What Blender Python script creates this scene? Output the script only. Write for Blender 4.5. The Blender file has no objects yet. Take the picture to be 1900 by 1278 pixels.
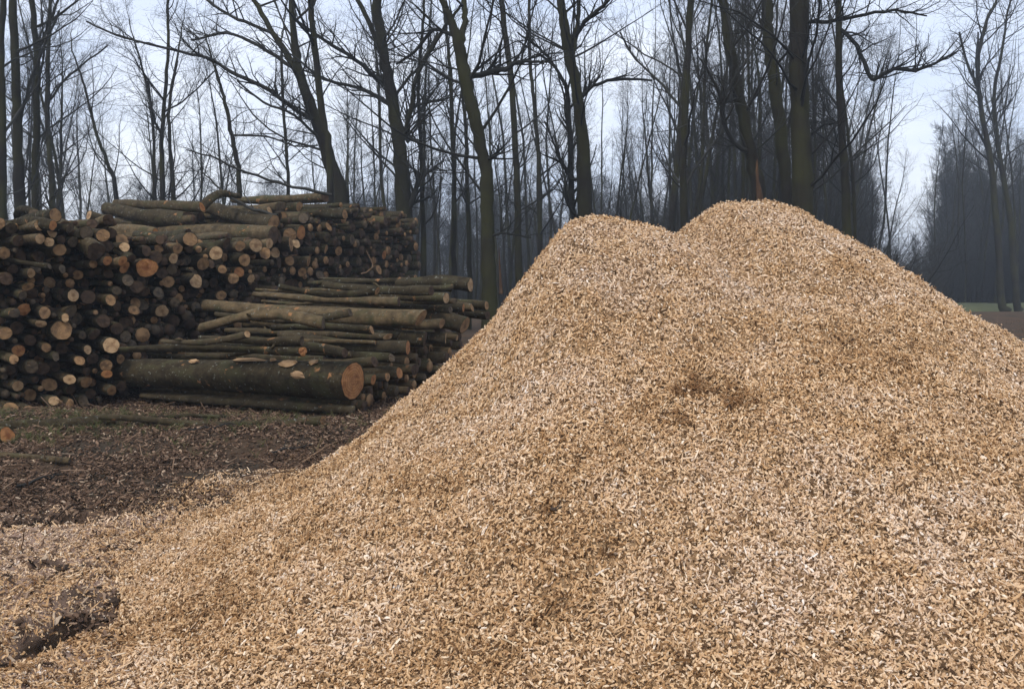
import bpy, math, random
import numpy as np
from mathutils import Vector, Matrix, Euler
R = math.radians
rng = np.random.default_rng(7)
rnd = random.Random(11)
scn = bpy.context.scene
COL = scn.collection

# ------------------------------------------------------------------ camera
CAMZ = 1.6; PITCH = R(3.68); FPX = 1850.0
cam = bpy.data.cameras.new('camera'); cam.sensor_width = 36; cam.lens = FPX / 1900 * 36
cam.clip_end = 3000; cam.clip_start = .05
camo = bpy.data.objects.new('camera', cam); COL.objects.link(camo)
camo.location = (0, 0, CAMZ); camo.rotation_euler = (R(90) - PITCH, 0, 0)
scn.camera = camo

# ------------------------------------------------------------------ light
SUN_EL, SUN_AZ = R(52), R(205)      # azimuth clockwise from +Y
w = bpy.data.worlds.new('World'); scn.world = w; w.use_nodes = True
nt = w.node_tree; nt.nodes.clear()
N = nt.nodes.new; LK = nt.links.new
out = N('ShaderNodeOutputWorld'); bg = N('ShaderNodeBackground'); bg.inputs[1].default_value = .115
sky = N('ShaderNodeTexSky'); sky.sky_type = 'NISHITA'; sky.sun_disc = False
sky.sun_elevation = SUN_EL; sky.sun_rotation = SUN_AZ; sky.air_density = 1; sky.dust_density = 2
tc = N('ShaderNodeTexCoord')
mp = N('ShaderNodeMapping'); mp.inputs['Scale'].default_value = (1.6, 1.6, 4.5)
nz = N('ShaderNodeTexNoise'); nz.inputs['Scale'].default_value = 1.7; nz.inputs['Detail'].default_value = 6; nz.inputs['Roughness'].default_value = .55
rp = N('ShaderNodeValToRGB')
rp.color_ramp.elements[0].position = .34; rp.color_ramp.elements[0].color = (5.1, 5.9, 7.6, 1)
rp.color_ramp.elements[1].position = .66; rp.color_ramp.elements[1].color = (8.0, 8.3, 9.0, 1)
mx = N('ShaderNodeMix'); mx.data_type = 'RGBA'; mx.inputs[0].default_value = .86
LK(tc.outputs['Generated'], mp.inputs[0]); LK(mp.outputs[0], nz.inputs['Vector'])
sx = N('ShaderNodeSeparateXYZ'); LK(tc.outputs['Generated'], sx.inputs[0])
ma = N('ShaderNodeMath'); ma.operation = 'MULTIPLY_ADD'; ma.inputs[1].default_value = -.42; LK(sx.outputs[2], ma.inputs[0]); LK(nz.outputs[0], ma.inputs[2])
ad = N('ShaderNodeMath'); ad.operation = 'ADD'; ad.inputs[1].default_value = .07; LK(ma.outputs[0], ad.inputs[0]); LK(ad.outputs[0], rp.inputs[0])
LK(sky.outputs[0], mx.inputs[6]); LK(rp.outputs[0], mx.inputs[7])
LK(mx.outputs[2], bg.inputs[0]); LK(bg.outputs[0], out.inputs[0])
sl = bpy.data.lights.new('sun', 'SUN'); sl.energy = 1.5; sl.angle = R(14); sl.color = (1, .95, .87)
so = bpy.data.objects.new('sun', sl); COL.objects.link(so)
sd = Vector((math.sin(SUN_AZ) * math.cos(SUN_EL), math.cos(SUN_AZ) * math.cos(SUN_EL), math.sin(SUN_EL)))
so.rotation_euler = sd.to_track_quat('Z', 'Y').to_euler(); so.location = sd * 60
scn.view_settings.view_transform = 'Standard'; scn.view_settings.look = 'None'
scn.view_settings.exposure = .48; scn.view_settings.gamma = 1
scn.view_settings.use_curve_mapping = False

# ------------------------------------------------------------------ helpers
CP, SP = math.cos(PITCH), math.sin(PITCH)
def ray(px, py):
    a = (px - 950) / FPX; b = (639 - py) / FPX
    return np.array([a, CP + b * SP, b * CP - SP])
def at(px, py, Y):
    """world point seen at a photo position, Y metres in front of the camera"""
    d = ray(px, py); return d * (Y / d[1]) + np.array([0, 0, CAMZ])
def pxof(p):
    dz = p[2] - CAMZ; d = p[1] * CP - dz * SP
    return 950 + FPX * p[0] / d, 639 - FPX * (dz * CP + p[1] * SP) / d

def tag(o, label=None, cat=None, group=None, kind=None):
    if label: o['label'] = label
    if cat: o['category'] = cat
    if group: o['group'] = group
    if kind: o['kind'] = kind
    return o
def link(name, me, mats=(), parent=None):
    if mats is not None and not isinstance(mats, (list, tuple)): mats = [mats]
    for m in mats or ():
        if me is not None: me.materials.append(m)
    o = bpy.data.objects.new(name, me); COL.objects.link(o)
    if parent: o.parent = parent
    return o
def mesh_np(name, V, F, smooth=True, mi=None):
    """V (n,3); F list of (k,3|4) int arrays"""
    me = bpy.data.meshes.new(name)
    V = np.asarray(V, np.float32)
    me.vertices.add(len(V)); me.vertices.foreach_set('co', V.ravel())
    F = [np.asarray(f, np.int32) for f in F if len(f)]
    nl = sum(f.size for f in F); npoly = sum(len(f) for f in F)
    me.loops.add(nl); me.polygons.add(npoly)
    me.loops.foreach_set('vertex_index', np.concatenate([f.ravel() for f in F]))
    tot = np.concatenate([np.full(len(f), f.shape[1], np.int32) for f in F])
    st = np.zeros(npoly, np.int32); st[1:] = np.cumsum(tot)[:-1]
    me.polygons.foreach_set('loop_start', st); me.polygons.foreach_set('loop_total', tot)
    me.polygons.foreach_set('use_smooth', np.full(npoly, smooth))
    if mi is not None: me.polygons.foreach_set('material_index', np.asarray(mi, np.int32))
    me.update(calc_edges=True); me.validate()
    return me
def tubes(groups):
    """groups: list of (P (N,n,3), Rr (N,n), sides). returns V,F"""
    Vs, Fs, off = [], [], 0
    for P, Rr, S in groups:
        P = np.asarray(P, float); Rr = np.asarray(Rr, float)
        if len(P) == 0: continue
        Nn, n, _ = P.shape
        T = np.gradient(P, axis=1); T /= np.linalg.norm(T, axis=2, keepdims=True) + 1e-9
        D = P[:, -1] - P[:, 0]; D /= np.linalg.norm(D, axis=1, keepdims=True) + 1e-9
        ref = np.where(np.abs(D[:, 2:3]) > .8, np.array([[1., 0, 0]]), np.array([[0, 0, 1.]]))
        ref = ref[:, None, :].repeat(n, 1)
        A = np.cross(T, ref); A /= np.linalg.norm(A, axis=2, keepdims=True) + 1e-9
        B = np.cross(T, A)
        th = np.arange(S) * 2 * np.pi / S
        V = P[:, :, None, :] + Rr[:, :, None, None] * (A[:, :, None, :] * np.cos(th)[None, None, :, None] + B[:, :, None, :] * np.sin(th)[None, None, :, None])
        idx = np.arange(Nn * n * S).reshape(Nn, n, S) + off
        a = idx[:, :-1, :]; b = np.roll(a, -1, 2); c = idx[:, 1:, :]; d = np.roll(c, -1, 2)
        Fs.append(np.stack([a, c, d, b], -1).reshape(-1, 4))
        Vs.append(V.reshape(-1, 3)); off += Nn * n * S
    return np.concatenate(Vs), [np.concatenate(Fs)]

# value noise
_T = np.random.default_rng(5).random((256, 256))
def vn(x, y, s=1.0, seed=0):
    x = np.asarray(x) * s + seed * 17.3 + 1000; y = np.asarray(y) * s + seed * 9.1 + 1000
    xi = np.floor(x).astype(int); yi = np.floor(y).astype(int); fx = x - xi; fy = y - yi
    fx = fx * fx * (3 - 2 * fx); fy = fy * fy * (3 - 2 * fy)
    t = lambda a, b: _T[a & 255, b & 255]
    return (t(xi, yi) * (1 - fx) + t(xi + 1, yi) * fx) * (1 - fy) + (t(xi, yi + 1) * (1 - fx) + t(xi + 1, yi + 1) * fx) * fy - .5
def fbm(x, y, s, o=4, seed=0):
    r = 0; a = 1
    for k in range(o): r = r + a * vn(x, y, s * 2 ** k, seed + k); a *= .5
    return r

# ------------------------------------------------------------------ materials
def mat(name, build, rough=.9, spec=.25):
    m = bpy.data.materials.new(name); m.use_nodes = True
    t = m.node_tree; b = t.nodes['Principled BSDF']
    b.inputs['Roughness'].default_value = rough
    b.inputs['Specular IOR Level'].default_value = spec
    build(t, b); return m
def nn(t, ty, **kw):
    n = t.nodes.new(ty)
    for k, v in kw.items():
        if k in n.inputs: n.inputs[k].default_value = v
        else: setattr(n, k, v)
    return n
def ramp(t, stops, src):
    r = t.nodes.new('ShaderNodeValToRGB'); e = r.color_ramp.elements
    while len(e) < len(stops): e.new(.5)
    for i, (p, c) in enumerate(stops): e[i].position = p; e[i].color = (*c, 1)
    t.links.new(src, r.inputs[0]); return r.outputs[0]
def mix(t, f, a, b, mode='MIX'):
    m = t.nodes.new('ShaderNodeMix'); m.data_type = 'RGBA'; m.blend_type = mode
    for s, v in ((0, f), (6, a), (7, b)):
        if hasattr(v, 'links'): t.links.new(v, m.inputs[s])
        elif s == 0: m.inputs[0].default_value = v
        else: m.inputs[s].default_value = (*v, 1)
    return m.outputs[2]
def noise(t, scale, detail=4, rough=.55, vec=None, coord='Object', sc=None):
    n = t.nodes.new('ShaderNodeTexNoise'); n.inputs['Scale'].default_value = scale
    n.inputs['Detail'].default_value = detail; n.inputs['Roughness'].default_value = rough
    if vec is None:
        vec = t.nodes.new('ShaderNodeTexCoord').outputs[coord]
    if sc:
        m = t.nodes.new('ShaderNodeMapping'); m.inputs['Scale'].default_value = sc; t.links.new(vec, m.inputs[0]); vec = m.outputs[0]
    t.links.new(vec, n.inputs['Vector']); return n.outputs[0]
def bump(t, b, h, dist, st=1):
    n = t.nodes.new('ShaderNodeBump'); n.inputs['Distance'].default_value = dist; n.inputs['Strength'].default_value = st
    t.links.new(h, n.inputs['Height']); t.links.new(n.outputs[0], b.inputs['Normal'])
def thr(t, src, lo, hi):
    m = t.nodes.new('ShaderNodeMapRange'); m.inputs[1].default_value = lo; m.inputs[2].default_value = hi
    t.links.new(src, m.inputs[0]); return m.outputs[0]
def randvec(t):
    """world position shifted by the object's own random number"""
    g = t.nodes.new('ShaderNodeNewGeometry'); i = t.nodes.new('ShaderNodeObjectInfo')
    a = t.nodes.new('ShaderNodeVectorMath'); a.operation = 'ADD'
    m = t.nodes.new('ShaderNodeVectorMath'); m.operation = 'SCALE'; m.inputs[3].default_value = 31.7
    c = t.nodes.new('ShaderNodeCombineXYZ')
    for k in range(3): t.links.new(i.outputs['Random'], c.inputs[k])
    t.links.new(c.outputs[0], m.inputs[0]); t.links.new(m.outputs[0], a.inputs[1]); t.links.new(g.outputs['Position'], a.inputs[0])
    return a.outputs[0], i.outputs['Random']

def m_logbark(t, b):
    v, r = randvec(t)
    base = ramp(t, [(0, (.013, .010, .007)), (.35, (.036, .028, .018)), (.7, (.09, .070, .043)), (1, (.19, .15, .10))], noise(t, 9, 5, .65, v))
    tint = ramp(t, [(0, (.5, .5, .42)), (.5, (1, .98, .9)), (1, (2.1, 1.9, 1.6))], r)
    c = mix(t, 1, base, tint, 'MULTIPLY')
    moss = thr(t, noise(t, 3.1, 4, .6, v), .52, .66)
    c = mix(t, moss, c, (.064, .058, .028))
    lich = thr(t, noise(t, 23, 3, .6, v), .62, .7)
    c = mix(t, lich, c, (.17, .17, .14))
    bare = thr(t, noise(t, 5.5, 4, .6, v), .645, .69)
    c = mix(t, bare, c, (.30, .15, .065))
    t.links.new(c, b.inputs['Base Color'])
    bump(t, b, noise(t, 40, 4, .7, v), .012)
M_BARK = mat('log_bark', m_logbark, .95, .10)
def m_cut(cols):
    def f(t, b):
        tcn = t.nodes.new('ShaderNodeTexCoord').outputs['Object']
        inf = t.nodes.new('ShaderNodeObjectInfo')
        sep = t.nodes.new('ShaderNodeSeparateXYZ'); t.links.new(tcn, sep.inputs[0])
        cmb = t.nodes.new('ShaderNodeCombineXYZ'); t.links.new(sep.outputs[1], cmb.inputs[1]); t.links.new(sep.outputs[2], cmb.inputs[2])
        wv = t.nodes.new('ShaderNodeTexWave'); wv.wave_type = 'RINGS'; wv.rings_direction = 'SPHERICAL'
        wv.inputs['Scale'].default_value = 2.2; wv.inputs['Distortion'].default_value = 2.5; wv.inputs['Detail'].default_value = 2
        t.links.new(cmb.outputs[0], wv.inputs['Vector'])
        v, r = randvec(t)
        c = mix(t, wv.outputs[1], cols[0], cols[1])
        c = mix(t, thr(t, noise(t, 14, 4, .6, v), .45, .72), c, cols[2])
        ln = t.nodes.new('ShaderNodeVectorMath'); ln.operation = 'LENGTH'; t.links.new(cmb.outputs[0], ln.inputs[0])
        heart = thr(t, ln.outputs['Value'], .45, .12)
        hm = t.nodes.new('ShaderNodeMath'); hm.operation = 'MULTIPLY'; t.links.new(heart, hm.inputs[0]); t.links.new(r, hm.inputs[1])
        c = mix(t, hm.outputs[0], c, cols[2])
        t.links.new(c, b.inputs['Base Color'])
        bump(t, b, noise(t, 60, 3, .6, v), .004)
    return f
CUTS = {
    'pale tan': mat('cut_pale_tan', m_cut([(.43, .29, .155), (.34, .21, .105), (.18, .095, .042)]), .85),
    'tan': mat('cut_tan', m_cut([(.33, .195, .09), (.25, .14, .062), (.11, .06, .03)]), .85),
    'orange': mat('cut_orange', m_cut([(.42, .20, .075), (.31, .135, .048), (.17, .06, .024)]), .85),
    'brown': mat('cut_brown', m_cut([(.085, .05, .028), (.06, .036, .021), (.03, .019, .012)]), .9),
    'grey': mat('cut_grey', m_cut([(.13, .092, .055), (.09, .065, .04), (.04, .03, .02)]), .9)}

def m_treebark(t, b):
    v, r = randvec(t)
    base = ramp(t, [(0, (.009, .008, .007)), (.5, (.022, .019, .015)), (1, (.045, .040, .032))], noise(t, 5, 5, .65, v, sc=(1, 1, .25)))
    moss = thr(t, noise(t, .9, 3, .6, v), .38, .62)
    c = mix(t, moss, base, (.036, .035, .015))
    t.links.new(c, b.inputs['Base Color'])
    bump(t, b, noise(t, 22, 4, .7, v, sc=(1, 1, .3)), .02)
M_TREE = mat('tree_bark', m_treebark, .95, .1)
def m_twig(t, b):
    inf = t.nodes.new('ShaderNodeObjectInfo').outputs['Random']
    c = ramp(t, [(0, (.015, .015, .013)), (1, (.037, .035, .029))], inf)
    t.links.new(c, b.inputs['Base Color'])
M_TWIG = mat('twig_bark', m_twig)

def chipcol(t, stops):
    inf = t.nodes.new('ShaderNodeObjectInfo').outputs['Random']
    c = ramp(t, stops, inf)
    at_ = t.nodes.new('ShaderNodeAttribute'); at_.attribute_type = 'INSTANCER'; at_.attribute_name = 'tone'
    return c, at_.outputs['Fac']
CH = [(0, (.055, .030, .014)), (.10, (.17, .10, .05)), (.2, (.49, .32, .18)), (.45, (.67, .475, .295)), (.75, (.76, .57, .39)), (.93, (.81, .66, .50)), (1, (.86, .76, .64))]
def m_chip(t, b):
    c, tone = chipcol(t, CH)
    g = ramp(t, [(0, (.40, .29, .19)), (.28, (.86, .74, .56)), (.52, (1, .93, .80)), (1, (1.05, 1.06, 1.10))], tone)
    c = mix(t, 1, c, g, 'MULTIPLY')
    c = mix(t, .35, c, mix(t, noise(t, 60, 3, .6, coord='Object', sc=(.3, 1, 1)), (.6, .55, .5), (1.3, 1.3, 1.3)), 'MULTIPLY')
    t.links.new(c, b.inputs['Base Color'])
M_CHIP = mat('fresh_chip_wood', m_chip, .8, .2)
def m_loosechip(t, b):
    inf = t.nodes.new('ShaderNodeObjectInfo').outputs['Random']
    c = ramp(t, CH, inf)
    c = mix(t, .35, c, mix(t, noise(t, 60, 3, .6, coord='Object', sc=(.3, 1, 1)), (.6, .55, .5), (1.3, 1.3, 1.3)), 'MULTIPLY')
    t.links.new(c, b.inputs['Base Color'])
M_LOOSE = mat('loose_chip_wood', m_loosechip, .8, .2)
def m_pilebase(t, b):
    c = ramp(t, [(0, (.10, .055, .026)), (.45, (.27, .165, .085)), (1, (.50, .34, .19))], noise(t, 30, 5, .7))
    t.links.new(c, b.inputs['Base Color']); bump(t, b, noise(t, 45, 4, .7), .02)
M_PILE = mat('chip_mass', m_pilebase, 1, .03)
def m_debris(t, b):
    c, tone = chipcol(t, [(0, (.018, .013, .009)), (.25, (.065, .041, .027)), (.6, (.135, .082, .052)), (.85, (.22, .14, .09)), (.96, (.30, .20, .13)), (1, (.5, .38, .26))])
    t.links.new(c, b.inputs['Base Color'])
M_DEBRIS = mat('bark_litter', m_debris, .95, .08)
def m_ground(t, b):
    a1 = t.nodes.new('ShaderNodeAttribute'); a1.attribute_name = 'dust'
    a2 = t.nodes.new('ShaderNodeAttribute'); a2.attribute_name = 'moss'
    a3 = t.nodes.new('ShaderNodeAttribute'); a3.attribute_name = 'mud'
    c = ramp(t, [(0, (.022, .015, .010)), (.4, (.08, .05, .031)), (.7, (.14, .088, .055)), (1, (.22, .145, .092))], noise(t, 11, 8, .72))
    c = mix(t, thr(t, noise(t, .8, 4, .6), .4, .65), c, mix(t, noise(t, 25, 4, .7), (.03, .026, .02), (.085, .07, .05)))
    c = mix(t, a2.outputs['Fac'], c, mix(t, noise(t, 30, 4, .7), (.03, .028, .014), (.12, .105, .045)))
    d = mix(t, noise(t, 45, 6, .8), (.15, .085, .062), (.62, .43, .31))
    c = mix(t, a1.outputs['Fac'], c, d)
    c = mix(t, a3.outputs['Fac'], c, mix(t, noise(t, 20, 5, .7), (.016, .011, .008), (.065, .043, .028)))
    t.links.new(c, b.inputs['Base Color']); bump(t, b, noise(t, 25, 6, .75), .03)
M_GROUND = mat('forest_soil', m_ground, 1, .03)
def m_grass(t, b):
    inf = t.nodes.new('ShaderNodeObjectInfo').outputs['Random']
    t.links.new(ramp(t, [(0, (.05, .055, .018)), (.6, (.11, .12, .04)), (1, (.25, .2, .10))], inf), b.inputs['Base Color'])
M_GRASS = mat('grass_blade', m_grass)
def m_verge(t, b):
    t.links.new(ramp(t, [(0, (.04, .045, .018)), (1, (.11, .115, .045))], noise(t, 3, 5, .7)), b.inputs['Base Color'])
M_VERGE = mat('verge_grass', m_verge)
def m_bare(t, b):
    v, r = randvec(t)
    t.links.new(ramp(t, [(0, (.07, .04, .025)), (.5, (.20, .12, .065)), (1, (.42, .29, .17))], noise(t, 15, 4, .6, v, sc=(1, 1, 1))), b.inputs['Base Color'])
M_BARE = mat('bare_wood', m_bare)

# ------------------------------------------------------------------ land and pile shapes
def sp_(h, k): return k * np.logaddexp(0, h / k)
def smax(a, b, k): return k * np.logaddexp(a / k, b / k)
def cone(x, y, cx, cy, H, sl, sr, sf, sb, a=.3, hw=0):
    dx = x - cx; dy = y - cy; dx = np.sign(dx) * np.maximum(np.abs(dx) - hw, 0)
    sx = np.where(dx < 0, sl, sr); sy = np.where(dy < 0, sf, sb)
    return H - (np.sqrt((sx * dx) ** 2 + (sy * dy) ** 2 + (a * .7) ** 2) - a * .7)
def pile0(x, y):
    h = cone(x, y, .612, 7.6, 2.127, 1.522, .592, .56, .8, .353, .083)
    h = smax(h, cone(x, y, .227, 7.5, 1.462, .878, .9, .56, .8, .3), .03)
    h = smax(h, cone(x, y, 1.932, 8.3, 2.286, 1.131, .722, .52, .8, .226, .186), .012)
    h = smax(h, cone(x, y, 1.6, 6.2, 1.3, .441, .45, .50, .5, .6), .10)
    h = smax(h, cone(x, y, 5.844, 7.9, .527, .5, .542, .42, .6, .6), .10)
    h = smax(h, cone(x, y, -.2, 5.2, .36, .37, .3, .27, .3, .35), .08)
    return sp_(h - .03, .04)
def pile(x, y):
    h = pile0(x, y)
    amp = np.clip(h / .5, 0, 1)
    crest = 1 - .85 * np.exp(-((y - 8.0) / .9) ** 2)
    # runnels down the slope, lumps and small slips
    n = .07 * fbm(x, y, 1.1, 2, 3) * crest + .062 * fbm(x, y, 3.2, 3, 9) + .030 * fbm(x * 1.2, y, 11, 2, 21)
    slip = crest * .06 * np.clip(fbm(x + .5 * y, y, .8, 2, 31) * 3, -1, 1)
    return h - .02 + (n + slip * .6) * amp
def seg(x, y, ax, ay, bx, by):
    t = np.clip(((x - ax) * (bx - ax) + (y - ay) * (by - ay)) / ((bx - ax) ** 2 + (by - ay) ** 2), 0, 1)
    return np.hypot(x - ax - t * (bx - ax), y - ay - t * (by - ay))
RUTS = [(-2.34, 3.85, -1.95, 5.05, .13, .10), (-4.6, 5.75, -2.6, 6.75, .12, .08), (-2.35, 7.0, -2.05, 7.1, .05, .06), (-2.62, 5.52, -2.42, 5.56, .06, .09)]
def ground(x, y):
    near = np.clip(1.5 - np.hypot(x, y - 8) / 40, 0, 1)
    g = near * (.07 * fbm(x, y, .55, 3, 40) + .05 * fbm(x, y, 2.3, 3, 44) + .022 * fbm(x, y, 9, 3, 47) + .022 * fbm(x, y, 19, 2, 49))
    # a low bank of bark litter in front of the logs
    g = g + .10 * np.exp(-((y - 9.6 + .25 * x) / 1.1) ** 2) * np.clip((-x - .5) / 1.5, 0, 1)
    g = g - .35 * np.exp(-((y - 56.5) / 1.3) ** 2) * (x > 15) + .12 * np.exp(-((y - 44 - .1 * x) / 3) ** 2) * (x > 10)
    for ax, ay, bx, by, wd, dp in RUTS:
        d = seg(x, y, ax, ay, bx, by) + .06 * fbm(x, y, 4, 3, 60)
        g = g - dp * np.exp(-(d / wd) ** 2) + dp * .35 * np.exp(-((d - wd * 2) / (wd * .8)) ** 2)
    return g
def axis(lo, hi, a, b, st, grow=1.18):
    c = list(np.arange(a, b, st)); v = b; s = st
    while v < hi: c.append(v); s *= grow; v += s
    c.append(hi); v = a; s = st; l = []
    while True:
        s *= grow; v -= s
        if v <= lo: break
        l.append(v)
    return np.array([lo] + l[::-1] + c)
def grid_mesh(name, xs, ys, zf):
    X, Y = np.meshgrid(xs, ys); Z = zf(X, Y)
    V = np.stack([X, Y, Z], -1).reshape(-1, 3); ny, nx = X.shape
    i = np.arange(nx * ny).reshape(ny, nx)
    F = np.stack([i[:-1, :-1], i[:-1, 1:], i[1:, 1:], i[1:, :-1]], -1).reshape(-1, 4)
    return mesh_np(name, V, [F]), X, Y, Z
xs = axis(-420, 420, -7.5, 5.5, .045); ys = axis(-120, 650, 3.0, 15, .045)
me, GX, GY, GZ = grid_mesh('ground', xs, ys, ground)
def dustf(x, y):
    # pale sawdust trodden out from the foot of the pile
    e = (x + 3.9 + .5 * (y - 4.2)) / 1.2
    d = np.clip(e * .9 + .9 * fbm(x, y, 1.1, 4, 70), 0, 1) * np.clip((7.35 + .35 * (x + 2) - y) / .7 + .8 * fbm(x, y, 1.7, 3, 72), 0, 1)
    return np.where(x < 6, d, 0)
def mudf(x, y):
    m = 0
    for ax, ay, bx, by, wd, dp in RUTS:
        m = np.maximum(m, np.clip(1.6 - (seg(x, y, ax, ay, bx, by) + .30 * fbm(x, y, 5, 4, 80)) / wd, 0, 1))
    m = np.maximum(m, np.clip(1.3 - seg(x, y, -3.0, 10.2, -1.2, 9.5) / .45 + fbm(x, y, 2, 3, 83), 0, 1) * .8)
    return m
def mossf(x, y):
    return np.clip(1.2 - np.hypot((x + 4.6) / 1.9, (y - 10.4) / .75) + 1.6 * fbm(x, y, 2.6, 4, 90), 0, 1) * .6
for nm, f in (('dust', dustf), ('mud', mudf), ('moss', mossf)):
    a = me.attributes.new(nm, 'FLOAT', 'POINT'); a.data.foreach_set('value', f(GX, GY).astype(np.float32).ravel())
g = link('ground', me, M_GROUND); tag(g, 'brown forest clearing soil with ruts and trodden sawdust', kind='structure')
# grassy far verge on the right
def verge(x, y): return .16 + .12 * fbm(x, y, .5, 3, 55) - .3 * (np.abs((y - 62) / 3.6) ** 4)
me, *_ = grid_mesh('grass_verge', np.arange(24, 46, .35), np.arange(58.2, 65.8, .35), lambda x, y: verge(x, y) - .35 * (np.abs((x - 35) / 11) ** 6))
tag(link('grass_verge', me, M_VERGE), 'green grassy verge along the foot of the right wood', kind='structure')

pxs = np.arange(-4.2, 9.2, .04); pys = np.arange(2.6, 12.2, .04)
me, PX, PY, PZ = grid_mesh('wood_chip_pile', pxs, pys, lambda x, y: np.where(pile0(x, y) > .015, np.maximum(pile(x, y), ground(x, y) - .03), ground(x, y) - .06))
chip_pile = link('wood_chip_pile', me, M_PILE)
tag(chip_pile, 'big twin-peaked heap of fresh tan wood chips in the foreground', 'wood chip pile')

# ------------------------------------------------------------------ chips
HID = bpy.data.collections.new('instance_sources')
def chip_mesh(name, l, w_, th, r_):
    n = 4; V = []
    xsn = np.linspace(-.5, .5, n)
    bend = r_.normal(0, .06); 
    for i, x in enumerate(xsn):
        wd = w_ * (.55 + .5 * r_.random()) * (1 if 0 < i < n - 1 else .65); t_ = th * (.6 + .6 * r_.random()) * (1 if 0 < i < n - 1 else .5)
        oy = r_.normal(0, .1) * w_; oz = bend * l * (4 * x * x)
        for sy, sz in ((-1, -1), (1, -1), (1, 1), (-1, 1)):
            V.append((x * l, oy + sy * wd / 2, oz + sz * t_ / 2 + r_.normal(0, .08) * th))
    F = []
    for i in range(n - 1):
        for k in range(4):
            a = i * 4 + k; b = i * 4 + (k + 1) % 4; F.append((a, b, b + 4, a + 4))
    F += [(3, 2, 1, 0), (12, 13, 14, 15)]
    return mesh_np(name, V, [np.array(F)], smooth=False)
def source(meshes, m, cname):
    c = bpy.data.collections.new(cname)
    for i, me_ in enumerate(meshes):
        me_.materials.append(m); o = bpy.data.objects.new(f'{cname}_{i:02d}', me_); c.objects.link(o)
    return c
def scatter(name, P, rot, sc, idx, tone, coll, parent=None):
    me_ = bpy.data.meshes.new(name); me_.vertices.add(len(P)); me_.vertices.foreach_set('co', np.asarray(P, np.float32).ravel())
    for nm, ty, arr in (('rot', 'FLOAT_VECTOR', rot), ('siz', 'FLOAT', sc), ('pick', 'INT', idx), ('tone', 'FLOAT', tone)):
        a = me_.attributes.new(nm, ty, 'POINT')
        a.data.foreach_set('vector' if ty == 'FLOAT_VECTOR' else 'value', np.asarray(arr, np.int32 if ty == 'INT' else np.float32).ravel())
    o = link(name, me_, (), parent)
    ng = bpy.data.node_groups.new('scatter_' + name, 'GeometryNodeTree')
    ng.interface.new_socket('Geometry', in_out='INPUT', socket_type='NodeSocketGeometry')
    ng.interface.new_socket('Geometry', in_out='OUTPUT', socket_type='NodeSocketGeometry')
    gi = ng.nodes.new('NodeGroupInput'); go = ng.nodes.new('NodeGroupOutput')
    ci = ng.nodes.new('GeometryNodeCollectionInfo'); ci.inputs['Collection'].default_value = coll
    ci.inputs['Separate Children'].default_value = True; ci.inputs['Reset Children'].default_value = True
    ip = ng.nodes.new('GeometryNodeInstanceOnPoints'); ip.inputs['Pick Instance'].default_value = True
    def na(nm, dt):
        n = ng.nodes.new('GeometryNodeInputNamedAttribute'); n.data_type = dt; n.inputs['Name'].default_value = nm
        return n.outputs['Attribute']
    e2r = ng.nodes.new('FunctionNodeEulerToRotation')
    l = ng.links.new
    l(gi.outputs[0], ip.inputs['Points']); l(ci.outputs[0], ip.inputs['Instance'])
    l(na('pick', 'INT'), ip.inputs['Instance Index'])
    l(na('rot', 'FLOAT_VECTOR'), e2r.inputs[0]); l(e2r.outputs[0], ip.inputs['Rotation'])
    l(na('siz', 'FLOAT'), ip.inputs['Scale']); l(ip.outputs[0], go.inputs[0])
    md = o.modifiers.new('scatter', 'NODES'); md.node_group = ng
    o['kind'] = 'stuff'
    return o
r0 = np.random.default_rng(3)
chip_meshes = [chip_mesh(f'chip_shape_{i}',   .015 + .013 * r0.random(), .007 + .006 * r0.random(), .0025 + .0035 * r0.random(), r0) for i in range(9)]
chip_meshes += [chip_mesh(f'chip_sliver_{i}', .04 + .025 * r0.random(), .006 + .004 * r0.random(), .003, r0) for i in range(3)]
chip_src = source(chip_meshes, M_CHIP, 'chip_sources')
def surf(x, y): return np.where(pile0(x, y) > .015, np.maximum(pile(x, y), ground(x, y)), ground(x, y))
def grad(f, x, y, e=.02): return (f(x + e, y) - f(x - e, y)) / (2 * e), (f(x, y + e) - f(x, y - e)) / (2 * e)
def align(f, x, y, tilt, r_):
    """euler angles laying a piece on the surface f with a random heading and some tilt"""
    gx, gy = grad(f, x, y); yaw = r_.random(len(x)) * 2 * np.pi
    c, s = np.cos(yaw), np.sin(yaw)
    along = gx * c + gy * s; across = -gx * s + gy * c
    pitch = -np.arctan(along) + r_.normal(0, tilt, len(x)); roll = np.arctan(across) + r_.normal(0, tilt * 1.3, len(x))
    return np.stack([roll, pitch, yaw], -1)
def toned(x, y):
    n = .62 + .5 * fbm(x, y, .9, 3, 100) + .5 * fbm(x, y, 4, 3, 104)
    for cx, cy, rx, ry, s in DARK:
        n = n - .6 * s * np.exp(-((x - cx) / rx / 1.25) ** 2 - ((y - cy) / ry / 1.25) ** 2) * np.clip(.45 + 2.6 * fbm(x, y, 8, 3, 107), 0, 1.6)
    return np.clip(n + np.random.default_rng(9).normal(0, .13, np.shape(n)), 0, 1)
DARK = []
def hit(px, py, f=None):
    """point where the sight line of a photo position meets the land"""
    d = ray(px, py); t = np.linspace(2.5, 40, 6000); p = d[None] * t[:, None] + np.array([0, 0, CAMZ])
    k = np.argmax(p[:, 2] < surf(p[:, 0], p[:, 1])); return p[k]
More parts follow.
